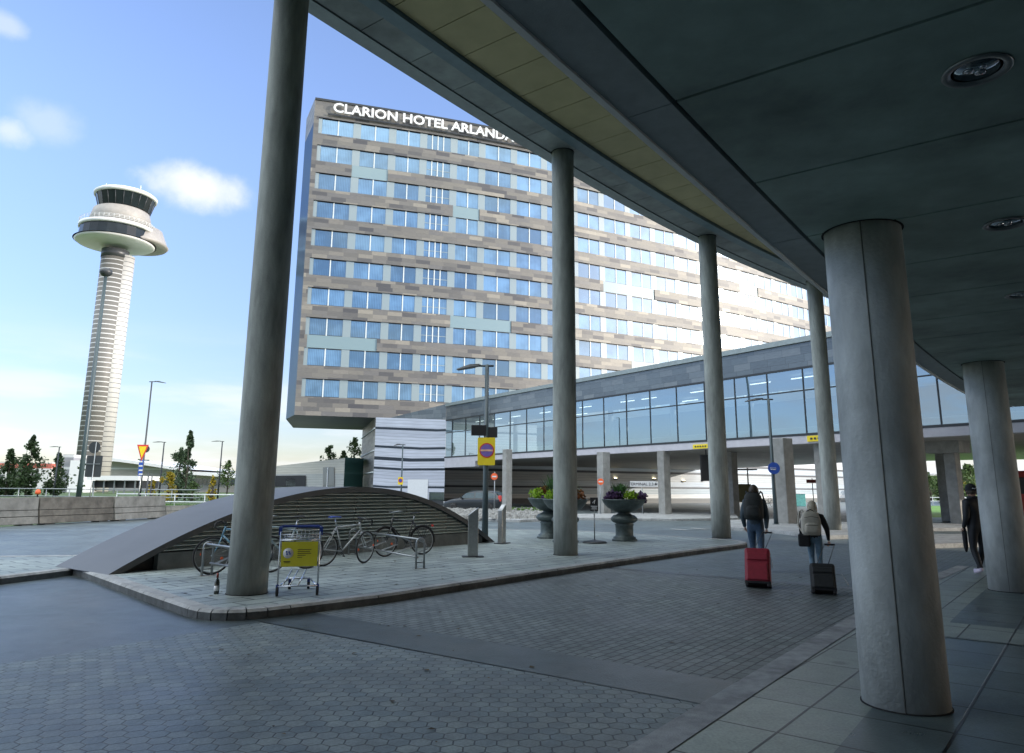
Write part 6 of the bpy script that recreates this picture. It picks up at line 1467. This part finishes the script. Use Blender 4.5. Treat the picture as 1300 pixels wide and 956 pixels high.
def ellipsoid(mb, c, r, seg=20, rings=14, M3=None, cut=None):
    i = len(mb.v); c = Vector(c)
    for a in range(rings+1):
        th = math.pi*a/rings
        for b in range(seg):
            ph = 2*math.pi*b/seg; p = Vector((r[0]*math.sin(th)*math.cos(ph), r[1]*math.sin(th)*math.sin(ph), r[2]*math.cos(th)))
            mb.v.append(tuple(c+((M3 @ p) if M3 else p)))
    for a in range(rings):
        for b in range(seg):
            w = (b+1) % seg; f = (i+a*seg+b, i+(a+1)*seg+b, i+(a+1)*seg+w, i+a*seg+w)
            if cut and cut(Vector(mb.v[f[0]])-c): continue
            mb.face(f, None, True)
    return mb
def seg_dist(p, a, b):
    ab = b-a; t = max(0, min(1, (p-a).dot(ab)/ab.length_squared)); return (p-(a+ab*t)).length
def person(loc, rz, H, J, mats, zones, label, female=False, extra=None, look=0.):
    """J: joints in units of body height; y forward"""
    t = thing('person', loc, label, 'person', rz=rz)
    def V(n): return Vector(J[n])*H
    r = H*(.94 if female else 1.)
    names = []; pts = []; edges = []
    def add(nm, p, rx, ry=None): pts.append((p[0], p[1], p[2], rx*r, (ry or rx)*r)); names.append(nm); return len(pts)-1
    pel = add('pelvis', V('pelvis'), .094, .074)
    wst = add('waist', V('waist'), .096, .074); ch = add('chest', V('chest'), .104, .076); up = add('upper', V('upper'), .082, .056); nk = add('neck', V('neck'), .034)
    hb_ = add('headbase', V('neck')+Vector((0, .008, .03))*H, .036)
    edges += [(pel, wst), (wst, ch), (ch, up), (up, nk), (nk, hb_)]
    for sd_ in ('L', 'R'):
        s1 = add('sh', V('sh'+sd_), .050, .048); e = add('el', V('el'+sd_), .038); w = add('wr', V('wr'+sd_), .02); 
        m1 = add('ua', (V('sh'+sd_)+V('el'+sd_))/2, .044); m2_ = add('fa', V('el'+sd_)*.6+V('wr'+sd_)*.4, .030); edges += [(up, s1), (s1, m1), (m1, e), (e, m2_), (m2_, w)]
        hp = add('hip', V('hip'+sd_), .062, .064); th = add('th', (V('hip'+sd_)*.5+V('kn'+sd_)*.5), .050); kn = add('kn', V('kn'+sd_), .038); cf = add('cf', V('kn'+sd_)*.68+V('an'+sd_)*.32, .038); an = add('an', V('an'+sd_), .026)
        edges += [(pel, hp), (hp, th), (th, kn), (kn, cf), (cf, an)]
        heel = add('heel', V('an'+sd_)+Vector((0, -.012, -.022))*H, .024); toe = add('toe', V('to'+sd_), .020, .014); edges += [(an, heel), (heel, toe)]
    vv, ff = grow(pts, edges, pel)
    mb = MB(); i = len(mb.v); mb.v += [tuple(v) for v in vv]
    segs = []
    for a, b in edges: segs.append((Vector(pts[a][:3]), Vector(pts[b][:3]), zones.get(names[b], 0)))
    for f in ff:
        c = sum((vv[k] for k in f), Vector())/len(f); best = min(segs, key=lambda q: seg_dist(c, q[0], q[1])/1.)
        mb.m = best[2]; mb.face([i+k for k in f], None, True)
    # head with face and ears
    hc = V('head'); hr = H*.066; Mh = Matrix.Rotation(look, 3, 'Z')
    mb.m = zones['head']; ellipsoid(mb, hc, (hr*.78, hr*.94, hr*1.12), M3=Mh); ellipsoid(mb, hc+Mh @ Vector((0, hr*.28, -hr*.55)), (hr*.56, hr*.62, hr*.6), M3=Mh)
    nose = hc+Mh @ Vector((0, hr*.95, -hr*.05)); ellipsoid(mb, nose, (hr*.12, hr*.2, hr*.24), 10, 8)
    for s in (-1, 1): ellipsoid(mb, hc+Mh @ Vector((s*hr*.80, -hr*.02, -hr*.05)), (hr*.08, hr*.2, hr*.28), 10, 8)
    # hands: palm, four fingers, thumb
    for sd_ in ('L', 'R'):
        w, e = V('wr'+sd_), V('el'+sd_); d = (w-e).normalized(); hd = Vector(J.get('hd'+sd_, d)).normalized(); side = Vector((0, 1, 0)) if abs(hd.y) < .8 else Vector((0, 0, 1)); x = (side-hd*side.dot(hd)).normalized(); nrm = hd.cross(x)
        curl = J.get('curl', .5); sgn = 1 if sd_ == 'L' else -1
        vp, fp = grow([(*(w), .021*1.), (*(w+hd*.045), .030, .016), (*(w+hd*.085), .032, .014)], [(0, 1), (1, 2)]); mb.m = zones['hand']; mb.add(vp, fp, True)
        for q, (o, L) in enumerate(((.026, .068), (.009, .076), (-.009, .070), (-.026, .056))):
            b0_ = w+hd*.075+x*o; b1_ = b0_+(hd*math.cos(curl*.6)+nrm*sgn*math.sin(curl*.6))*L*.5; b2_ = b1_+(hd*math.cos(curl*1.9)+nrm*sgn*math.sin(curl*1.9))*L*.5
            vp, fp = grow([(*b0_, .0085), (*b1_, .0082), (*b2_, .007)], [(0, 1), (1, 2)], sub=1); mb.add(vp, fp, True)
        b0_ = w+hd*.03+x*.022; b1_ = b0_+x*.03+hd*.025; b2_ = b1_+hd*.028+nrm*sgn*.012; vp, fp = grow([(*b0_, .011), (*b1_, .0095), (*b2_, .008)], [(0, 1), (1, 2)], sub=1); mb.add(vp, fp, True)
    build('body', mb, mats, t, local=True)
    if extra: extra(t, V, H, hc, hr, Mh)
    return t
def eyes(t, hc, hr, Mh):
    mb = MB()
    for s in (-1, 1): ellipsoid(mb, hc+Mh @ Vector((s*hr*.3, hr*.84, hr*.02)), (hr*.1, hr*.08, hr*.07), 8, 6)
    build('eyes', mb, M['ink'], t, local=True)
    mb = MB(); ellipsoid(mb, hc+Mh @ Vector((0, hr*.84, -hr*.62)), (hr*.24, hr*.06, hr*.05), 10, 6); build('mouth', mb, mat('lips', (.4, .16, .14), .5), t, local=True)
def hair(t, hc, hr, Mh, m, long=0., cap=False):
    mb = MB(); r = (hr*.86, hr*1.0, hr*1.2)
    def cut(p):
        q = Mh.inverted() @ p; return (q.y > hr*.45 and q.z < hr*.55) or (q.z < -hr*(.5+long))
    ellipsoid(mb, hc+Vector((0, 0, hr*.03)), r, 24, 18, Mh, cut)
    if long:
        ellipsoid(mb, hc+Mh @ Vector((0, -hr*.25, -hr*.5)), (hr*.92, hr*.72, hr*.95), 20, 14, Mh)
    for q in range(90):
        a = random.uniform(0, 6.28); z = random.uniform(-.5-long, .9); y = math.sin(a); 
        if y > .3: continue
        rr = math.sqrt(max(0, 1-min(1, (z/1.2)**2))); p = hc+Mh @ Vector((math.cos(a)*r[0]*rr*1.01, y*r[1]*rr*1.01, z*hr)); mb.tube([p, p+Vector((0, 0, -hr*.35))+Mh @ Vector((math.cos(a)*.004, y*.004, 0))], .004, 4)
    build('hair', mb, m, t, local=True)
def J0(**k):
    d = dict(pelvis=(0, 0, .53), waist=(0, 0, .60), chest=(0, 0, .71), upper=(0, -.004, .79), neck=(0, .0, .855), head=(0, .014, .932),
             shL=(-.105, -.004, .80), shR=(.105, -.004, .80), elL=(-.135, -.02, .63), elR=(.135, -.02, .63), wrL=(-.14, .03, .49), wrR=(.14, .03, .49),
             hipL=(-.05, 0, .50), hipR=(.05, 0, .50), knL=(-.055, .02, .28), knR=(.055, .0, .28), anL=(-.055, 0, .045), anR=(.055, -.03, .045), toL=(-.06, .09, .016), toR=(.06, .06, .016))
    d.update(k); return d
def backpack(t0, loc, rz, w, d, h_, m, label, z0, flap=None, lean=0.):
    t = thing('backpack', loc, label, 'backpack', rz=rz); vv = []; 
    prof = [(.0, .80, .75), (.08, .95, .95), (.35, 1, 1), (.65, .97, .95), (.88, .82, .80), (1., .5, .45)]
    def blob(w, d, h_, c, nm, m, par=None):
        mb = MB(); rings = []
        for f, a, b in prof:
            row = []
            for q in range(20):
                an = 2*math.pi*q/20; cx, sy = math.cos(an), math.sin(an); k = (abs(cx)**3+abs(sy)**3)**(-1/3); row.append(mb.vert((c[0]+w/2*a*cx*k, c[1]+d/2*b*sy*k, c[2]+h_*f)))
            rings.append(row)
        for i in range(len(rings)-1):
            for q in range(20): mb.face((rings[i][q], rings[i][(q+1) % 20], rings[i+1][(q+1) % 20], rings[i+1][q]), None, True)
        mb.face(list(reversed(rings[0]))); mb.face(rings[-1]); return build(nm, mb, m, par or t, local=True)
    blob(w, d, h_, (0, 0, z0), 'main_bag', m); blob(w*.72, d*.5, h_*.42, (0, -d*.42, z0+h_*.10), 'front_pocket', m)
    mb = MB(); mb.tube([(-w*.2, -d*.2, z0+h_*.97), (0, -d*.2, z0+h_*1.07), (w*.2, -d*.2, z0+h_*.97)], .010, 6); build('grab_handle', mb, M['black'], t, local=True)
    for s in (-1, 1):
        mb = MB(); mb.tube([(s*w*.28, d*.35, z0+h_*.92), (s*w*.36, d*.62, z0+h_*1.03), (s*w*.40, d*1.25, z0+h_*.98), (s*w*.45, d*1.6, z0+h_*.75), (s*w*.55, d*1.1, z0+h_*.35), (s*w*.42, d*.3, z0+h_*.12)], .017, 6); build('strap', mb, m, t, local=True)
    mb = MB(); mb.tube([(-w*.36, -d*.5, z0+h_*.72), (0, -d*.53, z0+h_*.78), (w*.36, -d*.5, z0+h_*.72)], .004, 4); mb.tube([(-w*.3, -d*.66, z0+h_*.42), (w*.3, -d*.66, z0+h_*.42)], .004, 4); build('zip', mb, M['black'], t, local=True)
    return t
def suitcase(loc, rz, w, d, h_, m, label, hand, pockets=True, tilt=R(28)):
    t = thing('suitcase', loc, label, 'suitcase', rz=rz); T = Matrix.Translation((0, 0, .035)) @ Matrix.Rotation(-tilt, 4, 'X')
    def rb(c, s, nm, m, bev=.03, par=None):
        mb = MB(); mb.box(c, s, M=T); return build(nm, mb, m, par or t, local=True, bevel=bev)
    rb((0, 0, h_/2+.02), (w, d, h_), 'shell', m, .045)
    if pockets: rb((0, -d/2-.015, h_*.34), (w*.82, .05, h_*.5), 'front_pocket', m, .02); rb((0, -d/2-.01, h_*.76), (w*.8, .035, h_*.2), 'top_pocket', m, .015)
    rb((0, 0, .03), (w*1.01, d*.96, .05), 'base_rim', M['black'], .012)
    for x in (-w*.42, w*.42):
        mb = MB(); c = T @ Vector((x, d*.30, .0)); mb.lathe([(0, -.014), (.032, -.016), (.038, 0), (.032, .016), (0, .014)], (c.x, c.y, .04), 16, M=Matrix.Rotation(R(90), 4, 'Y')); build('wheel', mb, M['rubber'], t, local=True)
        rb((x, -d*.42, -.015), (.05, .04, .05), 'foot', M['black'], .008)
    inv = Matrix.Rotation(0, 4, 'X'); hx = Vector(hand)
    for x in (-.09, .09):
        mb = MB(); a = T @ Vector((x*(w/.4), d*.36, h_)); b = hx+Vector((x*(w/.4), 0, 0)); mb.tube([a, b], .008, 6); build('handle_rod', mb, M['metal_dark'], t, local=True)
    mb = MB(); mb.tube([hx+Vector((-.10, 0, 0)), hx+Vector((.10, 0, 0))], .017, 8); build('handle_grip', mb, M['black'], t, local=True)
    rb((0, 0, h_+.03), (w*.34, .03, .02), 'top_grip', M['black'], .006)
    return t, T
M['jeans'] = mat('denim', (.13, .21, .28), .8, var=.25, scale=18); M['jeans_dark'] = mat('dark_denim', (.05, .09, .15), .8, var=.25, scale=18)
M['jacket_navy'] = mat('navy_jacket', (.045, .07, .09), .75, var=.3, scale=9); M['coat_black'] = mat('black_knit', (.012, .013, .016), .85, var=.35, scale=14)
M['pack_dark'] = mat('dark_backpack', (.02, .024, .024), .7, var=.3, scale=12); M['pack_pale'] = mat('pale_backpack', (.46, .43, .36), .75, var=.15, scale=9)
M['blonde'] = mat('grey_blonde_hair', (.42, .37, .28), .6, var=.3, scale=40); M['brown_hair'] = mat('brown_hair', (.06, .045, .03), .6, var=.3, scale=40)
M['shoe'] = mat('dark_shoes', (.03, .03, .035), .6, var=.2); M['trainer'] = mat('pale_trainers', (.62, .55, .66), .5, var=.1)
M['tracksuit'] = mat('black_tracksuit', (.012, .014, .018), .65, var=.3, scale=10)
Z = dict(waist=0, chest=0, upper=0, neck=0, headbase=2, head=2, sh=0, ua=0, el=0, fa=0, wr=0, hand=2, hip=1, th=1, kn=1, cf=1, an=1, heel=3, toe=3)
def face_az(deg): return -R(deg)
# man with dark backpack, towing the red suitcase, walking away
pm = at(961, 700, 16.4); pm.z = .0
def mx_(t, V, H, hc, hr, Mh): hair(t, hc, hr, Mh, M['brown_hair']); eyes(t, hc, hr, Mh)
Hm = zat(616.5, pm.x, pm.y)
person(pm, face_az(24), Hm, J0(knL=(-.05, .07, .285), anL=(-.05, .06, .05), toL=(-.055, .15, .03), knR=(.055, -.02, .28), anR=(.055, -.14, .075), toR=(.06, -.06, .016), elR=(.135, -.05, .63), wrR=(.13, -.07, .49), elL=(-.14, -.02, .63), wrL=(-.13, .06, .50), hdR=(0, -.5, -.85), curl=1.3),
       [M['jacket_navy'], M['jeans_dark'], M['skin'], M['shoe']], Z, 'man in a dark jacket and jeans walking away, towing the red suitcase', extra=mx_)
f = Vector((math.sin(R(24)), math.cos(R(24)), 0))
backpack(None, pm-f*.215, face_az(24), .42, .26, .58, M['pack_dark'], 'large dark backpack worn by the man with the red suitcase', Hm*.60)
rzs = face_az(22)
sc_ = g(963, 746.5); red = mat('red_fabric', (.26, .012, .03), .6, var=.15, scale=14)
hand_w = pm+Vector((math.cos(R(24)), -math.sin(R(24)), 0))*(.14*Hm)-f*(.11*Hm)+Vector((0, 0, .455*Hm))
def to_local(base, rz, w): return Matrix.Rotation(-rz, 3, 'Z') @ (Vector(w)-Vector(base))
t, T = suitcase(sc_, rzs, .44, .28, .64, red, 'dark red upright suitcase rolling behind the man', to_local(sc_, rzs, hand_w), tilt=R(24))
mb = MB(); c = T @ Vector((.245, .02, .40)); mb.box(c, (.012, .08, .12)); mb.tube([c+Vector((0, 0, .06)), T @ Vector((.2, 0, .64))], .004, 4); build('luggage_tag', mb, M['white'], t, local=True)
# woman with pale backpack
pw = at(1035, 700, 14.75); pw.z = 0.
Hw = zat(636.5, pw.x, pw.y)
def wx_(t, V, H, hc, hr, Mh): hair(t, hc, hr, Mh, M['blonde'], long=.25); eyes(t, hc, hr, Mh)
person(pw, face_az(20), Hw, J0(elR=(.16, -.06, .64), wrR=(.17, -.04, .50), elL=(-.15, .0, .64), wrL=(-.15, .05, .51), knL=(-.045, .04, .28), anL=(-.045, -.02, .05), toL=(-.05, .06, .02), knR=(.05, .03, .28), anR=(.05, .05, .045), toR=(.055, .13, .02), hdR=(0, -.5, -.85), curl=1.3),
       [M['coat_black'], M['jeans'], M['skin'], M['shoe']], Z, 'woman with grey-blonde hair, black top and pale jeans walking away', female=True, extra=wx_, look=R(12))
fw = Vector((math.sin(R(20)), math.cos(R(20)), 0)); rw = Vector((math.cos(R(20)), -math.sin(R(20)), 0))
backpack(None, pw-fw*.20-rw*.05, face_az(20)+R(8), .37, .20, .46, M['pack_pale'], 'pale beige backpack worn by the grey-blonde woman', Hw*.575)
q = pw-rw*.19-fw*.10; t = thing('shoulder_bag', q+Vector((0, 0, .64)), 'small black bag hanging at the left hip of the woman', 'bag', rz=face_az(20)); mb = MB(); mb.box((0, 0, .12), (.22, .12, .24)); build('pouch', mb, M['coat_black'], t, local=True, bevel=.03); mb = MB(); mb.tube([(-.08, 0, .22), (-.03, .05, .5), (.10, .08, .70)], .008, 5); build('strap', mb, M['black'], t, local=True)
sw = g(1046.5, 755); rzw = face_az(20)
hw_ = pw+rw*(.17*Hw)-fw*(.085*Hw)+Vector((0, 0, .46*Hw))
blk = mat('black_fabric_case', (.016, .018, .019), .65, var=.3, scale=16)
t, T = suitcase(sw, rzw, .40, .24, .45, blk, 'small black cabin suitcase rolling behind the woman', to_local(sw, rzw, hw_), tilt=R(22))
mb = MB(); c = T @ Vector((.22, 0, .30)); mb.tube([c, c+Vector((.08, -.02, .02)), c+Vector((.14, -.02, -.08)), c+Vector((.17, -.02, -.16))], .006, 5); build('luggage_tag', mb, M['white'], t, local=True)
# person in black with cap at the right column, seen from behind
pc = at(1243, 700, 16.0); pc.z = .024; Hc = zat(617, pc.x, pc.y)
def cx_(t, V, H, hc, hr, Mh):
    hair(t, hc, hr, Mh, M['brown_hair']); eyes(t, hc, hr, Mh)
    mb = MB(); ellipsoid(mb, hc+Vector((0, 0, hr*.22)), (hr*.92, hr*1.06, hr*1.06), 24, 16, Mh, lambda p: p.z < -hr*.05); cp = build('cap', mb, M['coat_black'], t, local=True)
    mb = MB(); mb.quad(hc+Mh @ Vector((-hr*.6, hr*.7, hr*.25)), hc+Mh @ Vector((hr*.6, hr*.7, hr*.25)), hc+Mh @ Vector((hr*.45, hr*1.75, hr*.12)), hc+Mh @ Vector((-hr*.45, hr*1.75, hr*.12))); mb.quad(hc+Mh @ Vector((-hr*.6, hr*.7, hr*.20)), hc+Mh @ Vector((-hr*.45, hr*1.75, hr*.07)), hc+Mh @ Vector((hr*.45, hr*1.75, hr*.07)), hc+Mh @ Vector((hr*.6, hr*.7, hr*.20))); build('peak', mb, M['coat_black'], cp, local=True)
    mb = MB(); c = hc+Mh @ Vector((hr*.1, -hr*1.075, hr*.45)); mb.tube([c+Mh @ Vector((-hr*.4, .01, 0)), c+Vector((0, 0, -hr*.12)), c+Mh @ Vector((hr*.4, .01, hr*.22))], .007, 5); build('cap_emblem', mb, M['white'], cp, local=True)
    mb = MB(); 
    ring = [V('neck')+Vector((.052*math.cos(a*math.pi/8)*H, .05*math.sin(a*math.pi/8)*H, .0)) for a in range(16)]; mb.tube(ring, .03, 8, closed=True); build('hood', mb, M['tracksuit'], t, local=True)
person(pc, face_az(-12), Hc, J0(elL=(-.13, -.01, .63), wrL=(-.13, .05, .50), elR=(.13, .0, .63), wrR=(.12, .10, .55), pelvis=(0, 0, .53), anL=(-.06, -.06, .06), knL=(-.055, .02, .28), toL=(-.075, .03, .016), anR=(.05, .08, .045), toR=(.06, .17, .016), hdL=(0, .5, -.8), curl=1.2),
       [M['tracksuit'], M['tracksuit'], M['skin'], M['trainer']], Z, 'person in black with a cap and pale trainers standing left of the right-edge column', extra=cx_, look=R(-15))
q = pc+Vector((-.22, .08, 0)); t = thing('folded_umbrella', q+Vector((0, 0, .42)), 'black folded umbrella hanging from the hand of the person in the cap', 'umbrella'); mb = MB(); mb.lathe([(0, 0), (.02, .02), (.045, .12), (.05, .40), (.035, .50), (.014, .52), (.014, .60), (0, .60)], (0, 0, 0), 10); build('canopy', mb, M['coat_black'], t, local=True); mb = MB(); mb.tube([(0, 0, .58), (0, 0, .68), (.03, 0, .72), (.05, 0, .68)], .008, 6); build('handle', mb, M['metal_dark'], t, local=True)
# red bus just showing at the right edge
p = at(1312, 650, 46.); p.z = 0
bus = thing('bus', p, 'red bus showing at the right edge behind the stout column', 'bus', rz=R(-60))
mb = MB(); mb.box((3.2, 0, 1.65), (9, 2.5, 2.7)); build('body', mb, M['sign_red'], bus, local=True, bevel=.12)
mb = MB(); mb.box((3.2, -1.26, 2.1), (8.4, .02, 1.0)); mb.box((3.2, 1.26, 2.1), (8.4, .02, 1.0)); mb.box((-1.31, 0, 2.0), (.02, 2.2, 1.3)); build('windows', mb, M['glass_dark'], bus, local=True)
for x in (.6, 5.8):
    for y in (-1.1, 1.1): mb = MB(); mb.lathe([(0, -.14), (.45, -.14), (.48, 0), (.45, .14), (0, .14)], (x, y, .48), 24, M=Matrix.Rotation(R(90), 4, 'X')); build('wheel', mb, M['rubber'], bus, local=True)
for y in (-.95, .95): mb = MB(); mb.box((-1.32, y, .9), (.04, .3, .3)); build('headlight', mb, M['sign_orange'], bus, local=True)
bpy.context.view_layer.update()
